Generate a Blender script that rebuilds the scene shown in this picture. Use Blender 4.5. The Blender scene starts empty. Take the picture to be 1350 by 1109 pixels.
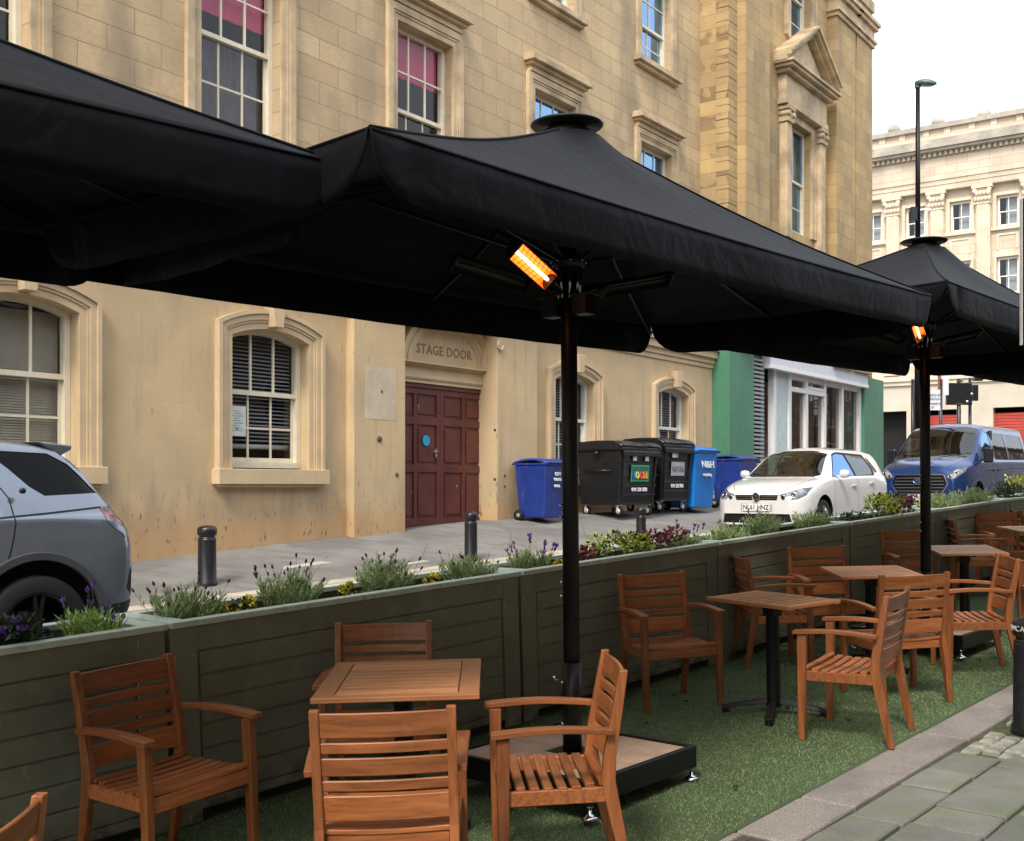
import bpy, bmesh, math, random
from mathutils import Vector, Matrix
from mathutils.geometry import tessellate_polygon
random.seed(7)
PI = math.pi
S = bpy.context.scene
C = S.collection
# ---------------------------------------------------------------- camera facts (metres; eye at x=0, y=0)
F, CX, H, EYE = 1500.0, 675.0, 640.0, 1.72
D = Vector((.6533, .7571)); N = Vector((-.7571, .6533))          # terrace: along the street / across it
DB = Vector((.5864, .8100)); NB = Vector((-.8100, .5864))        # theatre wall: along / into the wall

def base_h(s):
    return .039*s if s < 15 else .585 + .039*2*(1-math.exp(-(s-15)/2))
def extra_h(t):
    ks = [(-99, 0), (5.1, 0), (5.3, .04), (7.0, .17), (10.3, .14), (10.32, .24), (10.6, .26), (12.6, .57), (200, .60)]
    for (a, ha), (b, hb) in zip(ks, ks[1:]):
        if t <= b: return ha + (hb-ha)*(t-a)/(b-a)
    return .60
def ST(s, t): return Vector((D.x*s+N.x*t, D.y*s+N.y*t))
def G(x, y):
    s = x*D.x+y*D.y; t = x*N.x+y*N.y
    return base_h(s)+extra_h(t)

# ---------------------------------------------------------------- mesh builder
class MB:
    def __init__(self): self.v = []; self.f = []; self.sm = []
    def add(self, vs, fs, smooth=False, M=None):
        n = len(self.v)
        for p in vs:
            p = Vector(p)
            if M is not None: p = M @ p
            self.v.append(p)
        for f in fs: self.f.append([i+n for i in f]); self.sm.append(smooth)
        return self
    def box(self, a, b, M=None):
        x0, y0, z0 = a; x1, y1, z1 = b
        vs = [(x0,y0,z0),(x1,y0,z0),(x1,y1,z0),(x0,y1,z0),(x0,y0,z1),(x1,y0,z1),(x1,y1,z1),(x0,y1,z1)]
        return self.add(vs, [(0,3,2,1),(4,5,6,7),(0,1,5,4),(1,2,6,5),(2,3,7,6),(3,0,4,7)], M=M)
    def cbox(self, c, s, M=None):
        return self.box([c[i]-s[i]/2 for i in range(3)], [c[i]+s[i]/2 for i in range(3)], M)
    def beam(self, p, q, w, h, up=(0,0,1), w2=None, h2=None, M=None):
        p = Vector(p); q = Vector(q); d = (q-p).normalized(); up = Vector(up)
        x = d.cross(up)
        if x.length < 1e-4: x = d.cross(Vector((0,1,0)))
        x.normalize(); y = x.cross(d)
        w2 = w if w2 is None else w2; h2 = h if h2 is None else h2
        vs = [p-x*w/2-y*h/2, p+x*w/2-y*h/2, p+x*w/2+y*h/2, p-x*w/2+y*h/2, q-x*w2/2-y*h2/2, q+x*w2/2-y*h2/2, q+x*w2/2+y*h2/2, q-x*w2/2+y*h2/2]
        return self.add(vs, [(0,3,2,1),(4,5,6,7),(0,1,5,4),(1,2,6,5),(2,3,7,6),(3,0,4,7)], M=M)
    def tube(self, pts, r, n=10, M=None, cap=True, smooth=True):
        pts = [Vector(p) for p in pts]; rs = r if isinstance(r, (list, tuple)) else [r]*len(pts)
        vs = []; fs = []; x = None
        for i, p in enumerate(pts):
            d = (pts[min(i+1, len(pts)-1)]-pts[max(i-1, 0)]).normalized()
            if x is None: x = d.orthogonal().normalized()
            else: x = (x-d*x.dot(d)).normalized()
            y = d.cross(x)
            for k in range(n):
                a = 2*PI*k/n; vs.append(p+(x*math.cos(a)+y*math.sin(a))*rs[i])
        for i in range(len(pts)-1):
            for k in range(n):
                fs.append((i*n+k, i*n+(k+1)%n, (i+1)*n+(k+1)%n, (i+1)*n+k))
        self.add(vs, fs, smooth, M)
        if cap:
            self.add(vs[:n], [tuple(reversed(range(n)))], False, M); self.add(vs[-n:], [tuple(range(n))], False, M)
        return self
    def lathe(self, prof, n=24, M=None, axis='z', cap=True, smooth=True):
        vs = []; fs = []
        for (r, z) in prof:
            for k in range(n):
                a = 2*PI*k/n; c, s = math.cos(a)*r, math.sin(a)*r
                vs.append((c, s, z) if axis == 'z' else ((c, z, s) if axis == 'y' else (z, c, s)))
        for i in range(len(prof)-1):
            for k in range(n):
                q = (i*n+k, i*n+(k+1)%n, (i+1)*n+(k+1)%n, (i+1)*n+k)
                fs.append(q if axis != 'y' else tuple(reversed(q)))
        self.add(vs, fs, smooth, M)
        if cap:
            self.add(vs[:n], [tuple(reversed(range(n)))], False, M); self.add(vs[-n:], [tuple(range(n))], False, M)
        return self
    def prism(self, poly, y0, y1, M=None, axis='y'):
        """poly in the other two axes, extruded along axis"""
        def P(a, b, y): return (a, y, b) if axis == 'y' else ((y, a, b) if axis == 'x' else (a, b, y))
        n = len(poly)
        vs = [P(a, b, y0) for a, b in poly]+[P(a, b, y1) for a, b in poly]
        tri = tessellate_polygon([[Vector((a, b, 0)) for a, b in poly]])
        fs = [tuple(t) for t in tri]+[tuple(n+i for i in reversed(t)) for t in tri]
        fs += [(i, (i+1)%n, n+(i+1)%n, n+i) for i in range(n)]
        return self.add(vs, fs, M=M)
    def build(self, name, mat, parent=None, bevel=0, fix=True, seg=2, autosm=None):
        me = bpy.data.meshes.new(name)
        me.from_pydata([tuple(p) for p in self.v], [], self.f)
        me.polygons.foreach_set('use_smooth', self.sm)
        if fix:
            bm = bmesh.new(); bm.from_mesh(me); bmesh.ops.remove_doubles(bm, verts=bm.verts, dist=1e-5)
            bmesh.ops.recalc_face_normals(bm, faces=bm.faces); bm.to_mesh(me); bm.free()
        me.update()
        o = bpy.data.objects.new(name, me); C.objects.link(o)
        if mat: me.materials.append(mat)
        if parent: o.parent = parent
        if bevel:
            m = o.modifiers.new('bevel', 'BEVEL'); m.width = bevel; m.segments = seg; m.limit_method = 'ANGLE'; m.angle_limit = math.radians(40)
        return o

def tag(o, label=None, cat=None, group=None, kind=None):
    if label: o['label'] = label
    if cat: o['category'] = cat
    if group: o['group'] = group
    if kind: o['kind'] = kind
    return o
def empty(name, M, label, cat, group=None):
    o = bpy.data.objects.new(name, None); C.objects.link(o); o.empty_display_size = .2
    o.matrix_world = M; tag(o, label, cat, group); return o
def copy_tree(o, parent=None):
    c = o.copy(); C.objects.link(c)
    if parent: c.parent = parent
    for ch in [x for x in bpy.data.objects if x.parent == o]: copy_tree(ch, c)
    return c
def slope_rot():
    z = Vector((-.039*D.x, -.039*D.y, 1)).normalized(); x = Vector((1, 0, .039*D.x)); x = (x-z*x.dot(z)).normalized()
    y = z.cross(x); return Matrix(((x.x, y.x, z.x), (x.y, y.y, z.y), (x.z, y.z, z.z))).to_4x4()
SLOPE = slope_rot()
def on_terrace(x, y, deg, dz=0):
    return Matrix.Translation((x, y, G(x, y)+dz)) @ SLOPE @ Matrix.Rotation(math.radians(deg), 4, 'Z')
def upright(x, y, deg, z=None):
    return Matrix.Translation((x, y, G(x, y) if z is None else z)) @ Matrix.Rotation(math.radians(deg), 4, 'Z')
def text_obj(name, body, mat, parent, M, size, depth=.004, align='CENTER', bold=0, space=1, xscale=1):
    cu = bpy.data.curves.new(name, 'FONT'); cu.body = body; cu.size = size; cu.extrude = depth; cu.align_x = align; cu.align_y = 'CENTER'
    cu.offset = bold; cu.space_character = space; cu.resolution_u = 2
    t = bpy.data.objects.new(name, cu); C.objects.link(t); bpy.context.view_layer.update()
    me = bpy.data.meshes.new_from_object(t.evaluated_get(bpy.context.evaluated_depsgraph_get()))
    bpy.data.objects.remove(t); me.name = name
    o = bpy.data.objects.new(name, me); C.objects.link(o); me.materials.clear(); me.materials.append(mat)
    me.transform(Matrix.Diagonal((xscale, 1, 1, 1)))
    if parent: o.parent = parent
    o.matrix_local = M; return o

# ---------------------------------------------------------------- materials
def mat(name, col, rough=.6, metal=0, var=.15, scale=8, bump=0, bscale=60, stretch=None, col2=None, spec=.5, coat=0, sheen=0, detail=6, coords='Object', contrast=(.35, .65), bdist=.004):
    m = bpy.data.materials.new(name); m.use_nodes = True; nt = m.node_tree; nd = nt.nodes; lk = nt.links
    b = nd['Principled BSDF']; b.inputs['Roughness'].default_value = rough; b.inputs['Metallic'].default_value = metal
    b.inputs['Specular IOR Level'].default_value = spec; b.inputs['Coat Weight'].default_value = coat
    b.inputs['Coat Roughness'].default_value = .04
    if sheen: b.inputs['Sheen Weight'].default_value = sheen
    tc = nd.new('ShaderNodeTexCoord'); mp = nd.new('ShaderNodeMapping'); lk.new(tc.outputs[coords], mp.inputs[0])
    if stretch: mp.inputs['Scale'].default_value = stretch
    n = nd.new('ShaderNodeTexNoise'); n.inputs['Scale'].default_value = scale; n.inputs['Detail'].default_value = detail; n.inputs['Roughness'].default_value = .6
    lk.new(mp.outputs[0], n.inputs['Vector'])
    r = nd.new('ShaderNodeValToRGB'); r.color_ramp.elements[0].position = contrast[0]; r.color_ramp.elements[1].position = contrast[1]
    c1 = [c*(1-var) for c in col] if col2 is None else col
    c2 = [min(1, c*(1+var)) for c in col] if col2 is None else col2
    r.color_ramp.elements[0].color = (*c1, 1); r.color_ramp.elements[1].color = (*c2, 1)
    lk.new(n.outputs[0], r.inputs[0]); lk.new(r.outputs[0], b.inputs['Base Color'])
    if bump:
        n2 = nd.new('ShaderNodeTexNoise'); n2.inputs['Scale'].default_value = bscale; n2.inputs['Detail'].default_value = 4
        lk.new(mp.outputs[0], n2.inputs['Vector'])
        bp = nd.new('ShaderNodeBump'); bp.inputs['Strength'].default_value = bump; bp.inputs['Distance'].default_value = bdist
        lk.new(n2.outputs[0], bp.inputs['Height']); lk.new(bp.outputs[0], b.inputs['Normal'])
    m['ramp'] = r.name
    return m
def N_(m, t): return m.node_tree.nodes.new(t)
def mixc(m, fac, a, b, mode='MIX'):
    n = N_(m, 'ShaderNodeMix'); n.data_type = 'RGBA'; n.blend_type = mode; lk = m.node_tree.links
    for sock, v in ((n.inputs[0], fac), (n.inputs[6], a), (n.inputs[7], b)):
        if hasattr(v, 'links'): lk.new(v, sock)
        elif isinstance(v, (int, float)): sock.default_value = v
        else: sock.default_value = (*v, 1) if len(v) == 3 else v
    return n.outputs[2]
def base_in(m): return m.node_tree.nodes['Principled BSDF'].inputs['Base Color']
def cur(m): return base_in(m).links[0].from_socket
def setc(m, s): m.node_tree.links.new(s, base_in(m))
def noise(m, scale, lo, hi, stretch=None, detail=5, coords='Object', loc=None):
    lk = m.node_tree.links
    tc = N_(m, 'ShaderNodeTexCoord'); mp = N_(m, 'ShaderNodeMapping'); lk.new(tc.outputs[coords], mp.inputs[0])
    if stretch: mp.inputs['Scale'].default_value = stretch
    if loc: mp.inputs['Location'].default_value = loc
    n = N_(m, 'ShaderNodeTexNoise'); n.inputs['Scale'].default_value = scale; n.inputs['Detail'].default_value = detail
    lk.new(mp.outputs[0], n.inputs['Vector'])
    r = N_(m, 'ShaderNodeMapRange'); r.inputs[1].default_value = lo; r.inputs[2].default_value = hi
    lk.new(n.outputs[0], r.inputs[0]); return r.outputs[0]
def zramp(m, z0, z1, coords='Object', comp=2):
    lk = m.node_tree.links
    tc = N_(m, 'ShaderNodeTexCoord'); sp = N_(m, 'ShaderNodeSeparateXYZ'); lk.new(tc.outputs[coords], sp.inputs[0])
    r = N_(m, 'ShaderNodeMapRange'); r.inputs[1].default_value = z0; r.inputs[2].default_value = z1
    lk.new(sp.outputs[comp], r.inputs[0]); return r.outputs[0]
def mul(m, a, b):
    n = N_(m, 'ShaderNodeMath'); n.operation = 'MULTIPLY'
    for i, v in enumerate((a, b)):
        if hasattr(v, 'links'): m.node_tree.links.new(v, n.inputs[i])
        else: n.inputs[i].default_value = v
    return n.outputs[0]

def brick(m, w, h, mortar, c1, c2, cm, amt=1.0, axes='XZ', offset=.5, bump=.4, squash=1.0, rot=0):
    """ashlar courses / slabs in object space"""
    lk = m.node_tree.links
    tc = N_(m, 'ShaderNodeTexCoord'); sp = N_(m, 'ShaderNodeSeparateXYZ'); cb = N_(m, 'ShaderNodeCombineXYZ')
    lk.new(tc.outputs['Object'], sp.inputs[0])
    # wobble so that joints are not ruler straight
    nz = N_(m, 'ShaderNodeTexNoise'); nz.inputs['Scale'].default_value = 1.7; lk.new(tc.outputs['Object'], nz.inputs['Vector'])
    ax = {'X': 0, 'Y': 1, 'Z': 2}
    def wob(o, k):
        a = N_(m, 'ShaderNodeMath'); a.operation = 'MULTIPLY_ADD'; lk.new(nz.outputs[0], a.inputs[0]); a.inputs[1].default_value = k; lk.new(o, a.inputs[2]); return a.outputs[0]
    lk.new(wob(sp.outputs[ax[axes[0]]], .03), cb.inputs[0]); lk.new(wob(sp.outputs[ax[axes[1]]], .02), cb.inputs[1])
    bt = N_(m, 'ShaderNodeTexBrick'); lk.new(cb.outputs[0], bt.inputs['Vector'])
    bt.inputs['Scale'].default_value = 1; bt.inputs['Brick Width'].default_value = w; bt.inputs['Row Height'].default_value = h
    bt.inputs['Mortar Size'].default_value = mortar; bt.inputs['Mortar Smooth'].default_value = .3; bt.offset = offset
    bt.inputs['Color1'].default_value = (*c1, 1); bt.inputs['Color2'].default_value = (*c2, 1); bt.inputs['Mortar'].default_value = (*cm, 1)
    b = m.node_tree.nodes['Principled BSDF']
    bp = N_(m, 'ShaderNodeBump'); bp.inputs['Strength'].default_value = bump; bp.inputs['Distance'].default_value = .01; bp.invert = True
    lk.new(bt.outputs['Fac'], bp.inputs['Height'])
    if b.inputs['Normal'].links: lk.new(b.inputs['Normal'].links[0].from_socket, bp.inputs['Normal'])
    lk.new(bp.outputs[0], b.inputs['Normal'])
    return bt

def wood(name, axis, col=(.43, .150, .047), dark=(.155, .045, .014)):
    st = [22, 22, 22]; st[axis] = 1.6
    m = mat(name, dark, .36, var=.2, scale=2.2, stretch=st, col2=col, bump=.2, bscale=3, contrast=(.25, .7), bdist=.001)
    # each board its own tone
    lk = m.node_tree.links
    v = noise(m, 1.3, .3, .7, detail=2); g = N_(m, 'ShaderNodeNewGeometry')
    hs = N_(m, 'ShaderNodeHueSaturation'); mr = N_(m, 'ShaderNodeMapRange'); mr.inputs[3].default_value = .66; mr.inputs[4].default_value = 1.3
    lk.new(g.outputs['Random Per Island'], mr.inputs[0]); lk.new(mr.outputs[0], hs.inputs['Value']); lk.new(cur(m), hs.inputs['Color'])
    oi = N_(m, 'ShaderNodeObjectInfo'); mr2 = N_(m, 'ShaderNodeMapRange'); mr2.inputs[3].default_value = .76; mr2.inputs[4].default_value = 1.2
    lk.new(oi.outputs['Random'], mr2.inputs[0]); hs2 = N_(m, 'ShaderNodeHueSaturation'); lk.new(mr2.outputs[0], hs2.inputs['Value']); lk.new(hs.outputs[0], hs2.inputs['Color'])
    setc(m, mixc(m, mul(m, v, .3), hs2.outputs[0], (.17, .06, .022)))
    setc(m, mixc(m, mul(m, noise(m, 9, .6, .8, stretch=(1, 1, 1)), .35), cur(m), (.34, .2, .12)))   # weathered patches
    return m
WX, WY, WZ = wood('teak_x', 0), wood('teak_y', 1), wood('teak_z', 2)
def tabletop_wood(name, axis): return wood(name, axis, (.62, .275, .115), (.36, .14, .052))
TX, TY = tabletop_wood('table_teak_x', 0), tabletop_wood('table_teak_y', 1)

def metal_flake(name, col, rough=.35, metal=.55):
    m = mat(name, col, rough, metal=metal, var=.05, scale=900, coat=1.0, detail=2); return m
def flat(name, col, rough=.5, metal=0, **k): return mat(name, col, rough, metal, var=k.pop('var', .08), **k)
M_black = flat('black_powder_coat', (.006, .006, .007), .42, var=.2, scale=14, spec=.3)
M_iron = flat('black_cast_iron', (.012, .013, .016), .33, var=.35, scale=18, bump=.25, bscale=40)
M_chrome = flat('polished_steel', (.6, .6, .62), .18, 1)
M_rubber = flat('black_rubber', (.008, .008, .009), .7, spec=.3)
M_plastic = flat('black_plastic', (.009, .010, .012), .36, var=.25, scale=10, bump=.15, bscale=18)
M_white = flat('white_gloss_paint', (.78, .77, .72), .35, var=.05)
def glass(name, tint=(.9, .93, .95), refl=.1, dark=None):
    m = bpy.data.materials.new(name); m.use_nodes = True; nt = m.node_tree; nd = nt.nodes; lk = nt.links; nd.clear()
    out = nd.new('ShaderNodeOutputMaterial'); mx = nd.new('ShaderNodeMixShader'); gl = nd.new('ShaderNodeBsdfGlossy'); gl.inputs['Roughness'].default_value = .01
    tr = nd.new('ShaderNodeBsdfTransparent'); tr.inputs[0].default_value = (*tint, 1)
    lf = nd.new('ShaderNodeLayerWeight'); lf.inputs[0].default_value = .5; lw = nd.new('ShaderNodeMath'); lw.operation = 'POWER'; lk.new(lf.outputs['Facing'], lw.inputs[0]); lw.inputs[1].default_value = 4.5
    mr = nd.new('ShaderNodeMapRange'); mr.inputs[1].default_value = 0; mr.inputs[2].default_value = 1; mr.inputs[3].default_value = refl; mr.inputs[4].default_value = 1
    tc = nd.new('ShaderNodeTexCoord'); ns = nd.new('ShaderNodeTexNoise'); ns.inputs['Scale'].default_value = 1.3; lk.new(tc.outputs['Object'], ns.inputs['Vector'])
    bp = nd.new('ShaderNodeBump'); bp.inputs['Strength'].default_value = .06; bp.inputs['Distance'].default_value = .05; lk.new(ns.outputs[0], bp.inputs['Height']); lk.new(bp.outputs[0], gl.inputs['Normal'])
    lk.new(lw.outputs[0], mr.inputs[0]); lk.new(mr.outputs[0], mx.inputs[0]); lk.new(tr.outputs[0], mx.inputs[1]); lk.new(gl.outputs[0], mx.inputs[2]); lk.new(mx.outputs[0], out.inputs[0])
    return m
M_glass = glass('window_glass', refl=.045)
M_glass_skytint = glass('sky_tinted_window_glass', (.3, .4, .55), refl=.5)
M_glass_skytint.node_tree.nodes['Glossy BSDF'].inputs[0].default_value = (.36, .6, .95, 1)  # blue sky reflection put in by tinting the gloss
M_carglass = glass('car_glass', (.35, .42, .42), refl=.12)
M_tint = glass('dark_tinted_car_glass', (.03, .034, .034), refl=.018)
M_lens = glass('clear_lamp_lens', (.95, .96, 1), refl=.12)
def emit(name, col, st):
    m = bpy.data.materials.new(name); m.use_nodes = True; nt = m.node_tree; b = nt.nodes['Principled BSDF']
    b.inputs['Base Color'].default_value = (*col, 1); b.inputs['Emission Color'].default_value = (*col, 1); b.inputs['Emission Strength'].default_value = st; return m
# ================================================================ SETTING
# street ground in bands across the street; s along, t across
def band(name, t0, t1, s0, s1, m, ts=None, dz=0, ns=70, skirt=None, extra=None):
    mb = MB(); ts = ts or [t0, t1]
    ss = [s0+(s1-s0)*i/ns for i in range(ns+1)]
    vs = []
    for s in ss:
        for t in ts:
            p = ST(s, t); vs.append((p.x, p.y, base_h(s)+(extra_h(t) if extra is None else extra)+dz))
    k = len(ts); fs = [(i*k+j, (i+1)*k+j, (i+1)*k+j+1, i*k+j+1) for i in range(ns) for j in range(k-1)]
    mb.add(vs, fs); o = mb.build(name, m); tag(o, kind='structure'); return o
ANG = math.degrees(math.atan2(D.y, D.x))

m_asph = mat('asphalt', (.075, .075, .075), .85, var=.25, scale=3, bump=.5, bscale=220, detail=10)
setc(m_asph, mixc(m_asph, noise(m_asph, 60, .55, .75), cur(m_asph), (.14, .14, .135)))
road = band('road', 5.0, 10.31, -25, 60, m_asph, ts=[4.75, 5.1, 5.3, 6, 7, 8, 9, 10.31], dz=-.02)
m_pave = mat('worn_pavement_asphalt', (.195, .188, .178), .85, var=.12, scale=1.2, bump=.35, bscale=160, detail=10)
setc(m_pave, mixc(m_pave, noise(m_pave, 2.2, .5, .75, stretch=(1, 3, 1)), cur(m_pave), (.12, .118, .11)))
setc(m_pave, mixc(m_pave, mul(m_pave, noise(m_pave, 90, .5, .8), .6), cur(m_pave), (.25, .245, .23)))
_pb = brick(m_pave, 2.4, 1.5, .012, (1, 1, 1), (.86, .86, .87), (.45, .44, .42), axes='XY', bump=.15)
setc(m_pave, mixc(m_pave, .6, cur(m_pave), _pb.outputs['Color'], 'MULTIPLY'))
setc(m_pave, mixc(m_pave, mul(m_pave, noise(m_pave, .9, .52, .6, detail=10), .5), cur(m_pave), (.1, .095, .088)))
pav = band('far_pavement', 10.42, 60, -25, 90, m_pave, ts=[10.46, 10.6, 11, 11.6, 12.1, 12.6, 13, 14, 15, 17, 19, 25, 40, 60], dz=0)
# pale patch and score lines on the pavement
m_patch = mat('pale_concrete_patch', (.4, .38, .34), .8, var=.1, scale=9)
def patch(s0, s1, t0, t1):
    mb = MB(); vs = []
    for s, t in ((s0, t0), (s1, t0+.03), (s1-.06, t1), (s0+.1, t1-.04)):
        p = ST(s, t); vs.append((p.x, p.y, base_h(s)+extra_h(t)+.004))
    mb.add(vs, [(0, 1, 2, 3)]); return tag(mb.build('pavement_patch', m_patch), kind='structure')
patch(8.7, 9.5, 11.2, 11.36); patch(10.3, 10.8, 10.72, 10.84); patch(16.0, 16.9, 10.9, 10.97)
m_kerbpale = mat('pale_sandstone_kerb', (.42, .36, .28), .8, var=.18, scale=4, bump=.4, bscale=60)
mb = MB(); s = -12.0
while s < 34:
    L = .92; a, b = s, s+L-.012
    vs = []
    for (t, z) in ((10.31, -.05), (10.31, .225), (10.325, .24), (10.46, .25), (10.46, -.05)):
        for q in (a, b):
            p = ST(q, t); vs.append((p.x, p.y, base_h(q)+z))
    mb.add(vs, [(0, 1, 3, 2), (2, 3, 5, 4), (4, 5, 7, 6), (6, 7, 9, 8), (0, 2, 4, 6, 8), (1, 9, 7, 5, 3)]); s += L
tag(mb.build('far_kerb', m_kerbpale), kind='structure')

# artificial turf of the terrace
m_turf = mat('artificial_turf', (.06, .1, .04), .9, var=.35, scale=2.2, bump=.9, bscale=400, detail=12, bdist=.01)
setc(m_turf, mixc(m_turf, noise(m_turf, 130, .4, .65), cur(m_turf), (.10, .15, .065)))
setc(m_turf, mixc(m_turf, mul(m_turf, noise(m_turf, 1.1, .48, .7), .5), cur(m_turf), (.075, .1, .04)))
turf = band('turf_carpet', 2.57, 4.75, -12, 34, m_turf, ts=[2.558, 3.2, 4, 4.75], dz=.004)
# blades of the turf
import array
def blades(n, s0, s1, t0, t1, name):
    co = array.array('f'); rnd = random.random
    for _ in range(n):
        q = rnd()**1.5; s = s0+(s1-s0)*q; t = t0+(t1-t0)*rnd(); p = ST(s, t); z = base_h(s)+.004
        a = rnd()*2*PI; w = .0016+.0016*q; h = .005+.006*rnd(); lx = (rnd()-.5)*.014; ly = (rnd()-.5)*.014
        dx, dy = math.cos(a)*w, math.sin(a)*w
        co.extend((p.x-dx, p.y-dy, z, p.x+dx, p.y+dy, z, p.x+lx, p.y+ly, z+h))
    me = bpy.data.meshes.new(name); me.vertices.add(3*n); me.vertices.foreach_set('co', co)
    me.loops.add(3*n); me.loops.foreach_set('vertex_index', list(range(3*n)))
    me.polygons.add(n); me.polygons.foreach_set('loop_start', list(range(0, 3*n, 3))); me.polygons.foreach_set('loop_total', [3]*n)
    me.update(); me.validate()
    o = bpy.data.objects.new(name, me); C.objects.link(o); me.materials.append(m_blade); return o
m_blade = mat('turf_blades', (.03, .085, .025), .7, var=.5, scale=300, detail=2)
_g = N_(m_blade, 'ShaderNodeNewGeometry')
setc(m_blade, mixc(m_blade, _g.outputs['Random Per Island'], (.085, .145, .055), (.25, .32, .15)))
tag(blades(190000, 2.0, 10.5, 2.58, 4.65, 'turf_blades'), 'short green artificial turf blades covering the terrace floor', 'turf', kind='stuff')

# dark crumbs fallen on the turf
m_dark = flat('dark_crumb', (.02, .018, .015), .8)
mb = MB()
for _ in range(26):
    s = 3.2+8*random.random(); t = 2.7+1.8*random.random(); p = ST(s, t); r = .008+.008*random.random()
    mb.lathe([(0.001, 0), (r, .004), (r*.8, r*.9), (.001, r*1.1)], 6, Matrix.Translation((p.x, p.y, base_h(s)+.02)))
tag(mb.build('fallen_crumbs', m_dark), 'small dark crumbs scattered over the green turf', 'litter', kind='stuff')

# granite kerb along the near edge of the terrace, one object
m_gran = mat('granite_kerb_stone', (.12, .108, .1), .75, var=.5, scale=170, bump=.4, bscale=200, detail=3, col2=(.36, .325, .29))
setc(m_gran, mixc(m_gran, mul(m_gran, noise(m_gran, 3, .45, .7), .5), cur(m_gran), (.1, .09, .085)))
def slabquad(mb, corners, th=.05, dz=0, bev=.008, jit=0):
    """corners (s,t) going round; a slab with chamfered top edge following the ground"""
    cs = [(s+random.uniform(-jit, jit), t+random.uniform(-jit, jit)) for s, t in corners]
    cs0 = sum(c[0] for c in cs)/len(cs); ct0 = sum(c[1] for c in cs)/len(cs)
    n = len(cs); lv = []
    for (k, z) in ((0, -th), (0, -bev), (bev, 0)):
        for s, t in cs:
            ds, dt = cs0-s, ct0-t; l = math.hypot(ds, dt) or 1
            s2, t2 = s+ds/l*k*1.4, t+dt/l*k*1.4; p = ST(s2, t2); lv.append((p.x, p.y, base_h(s2)+extra_h(t2)+dz+z))
    fs = [tuple(range(2*n, 3*n))]
    for r in (0, 1):
        for i in range(n): fs.append((r*n+i, r*n+(i+1)%n, (r+1)*n+(i+1)%n, (r+1)*n+i))
    mb.add(lv, fs)
KE0, KE1 = 2.285, 2.57
mb = MB(); cuts = [-3, -2.1, -1.2, -.3, .6, 1.5, 2.4, 3.2, 4.04, 4.46]
for a, b in zip(cuts, cuts[1:-1]+[4.04]):
    if b > a: slabquad(mb, [(a+.007, KE0), (b-.007, KE0), (b-.007, KE1), (a+.007, KE1)])
s = 4.50
for L in (.62, 1.55, .95, 1.2, 1.0, 1.4, 1.1, 1.3, 1.0, 1.2, 1.2, 1.2, 1.2, 1.2, 1.2, 1.2, 1.2, 1.2):
    slabquad(mb, [(s+.007, KE0), (s+L-.007, KE0), (s+L-.007, KE1), (s+.007, KE1)], dz=random.uniform(-.002, .003)); s += L
slabquad(mb, [(4.045, KE0), (4.10, KE0), (4.10, KE1), (4.045, KE1)]); slabquad(mb, [(4.105, KE1-.05), (4.49, KE1-.05), (4.49, KE1), (4.105, KE1)])
tag(mb.build('near_kerb', m_gran), kind='structure')
# gully cover set in the kerb
mb = MB(); slabquad(mb, [(4.105, KE0+.004), (4.49, KE0+.004), (4.49, KE1-.056), (4.105, KE1-.056)], dz=-.006, bev=.002)
for i in range(9):
    for j in range(5):
        a, b = 4.13+i*.038, KE0+.03+j*.038; slabquad(mb, [(a, b), (a+.024, b), (a+.024, b+.024), (a, b+.024)], th=.012, dz=0, bev=.002)
m_cover = flat('worn_iron_cover', (.07, .06, .055), .55, var=.4, scale=30)
tag(mb.build('drain_cover', m_cover), 'small studded iron drain cover set into the granite kerb', 'drain cover')

# near pavement of old green-grey slabs
m_slab = mat('mossy_stone_slab', (.145, .15, .13), .8, var=.22, scale=2.4, bump=.35, bscale=90, detail=10)
setc(m_slab, mixc(m_slab, noise(m_slab, 5, .45, .7), cur(m_slab), (.13, .15, .09)))
setc(m_slab, mixc(m_slab, mul(m_slab, noise(m_slab, 120, .5, .8), .5), cur(m_slab), (.28, .28, .25)))
_g = N_(m_slab, 'ShaderNodeNewGeometry'); _h = N_(m_slab, 'ShaderNodeHueSaturation'); _r = N_(m_slab, 'ShaderNodeMapRange'); _r.inputs[3].default_value = .72; _r.inputs[4].default_value = 1.2
m_slab.node_tree.links.new(_g.outputs['Random Per Island'], _r.inputs[0]); m_slab.node_tree.links.new(_r.outputs[0], _h.inputs['Value']); m_slab.node_tree.links.new(cur(m_slab), _h.inputs['Color']); setc(m_slab, _h.outputs[0])
# gum spots
_tc = N_(m_slab, 'ShaderNodeTexCoord'); _v = N_(m_slab, 'ShaderNodeTexVoronoi'); _v.inputs['Scale'].default_value = 3.2; _v.inputs['Randomness'].default_value = 1
m_slab.node_tree.links.new(_tc.outputs['Object'], _v.inputs['Vector'])
_mr = N_(m_slab, 'ShaderNodeMapRange'); _mr.inputs[1].default_value = .055; _mr.inputs[2].default_value = .045; m_slab.node_tree.links.new(_v.outputs['Distance'], _mr.inputs[0])
setc(m_slab, mixc(m_slab, _mr.outputs[0], cur(m_slab), (.5, .5, .46)))
m_moss = mat('mossy_joint', (.03, .035, .018), .95, var=.6, scale=14, col2=(.09, .11, .035), bump=.6, bscale=120)
band('near_pavement_bed', -14, 2.59, -25, 60, m_moss, ts=[-30, -14, 0, 1, 2, 2.55], dz=-.026)
mb = MB(); t = KE0-.016; row = 0; BX, BT = 5.36, 1.18
hs = [.26, .34, .30, .38, .32, .40, .36, .4, .4, .5, .5, .5, .5]
bol = Vector((3.03, 6.73)); bs, bt_ = bol.dot(D), bol.dot(N)
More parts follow.
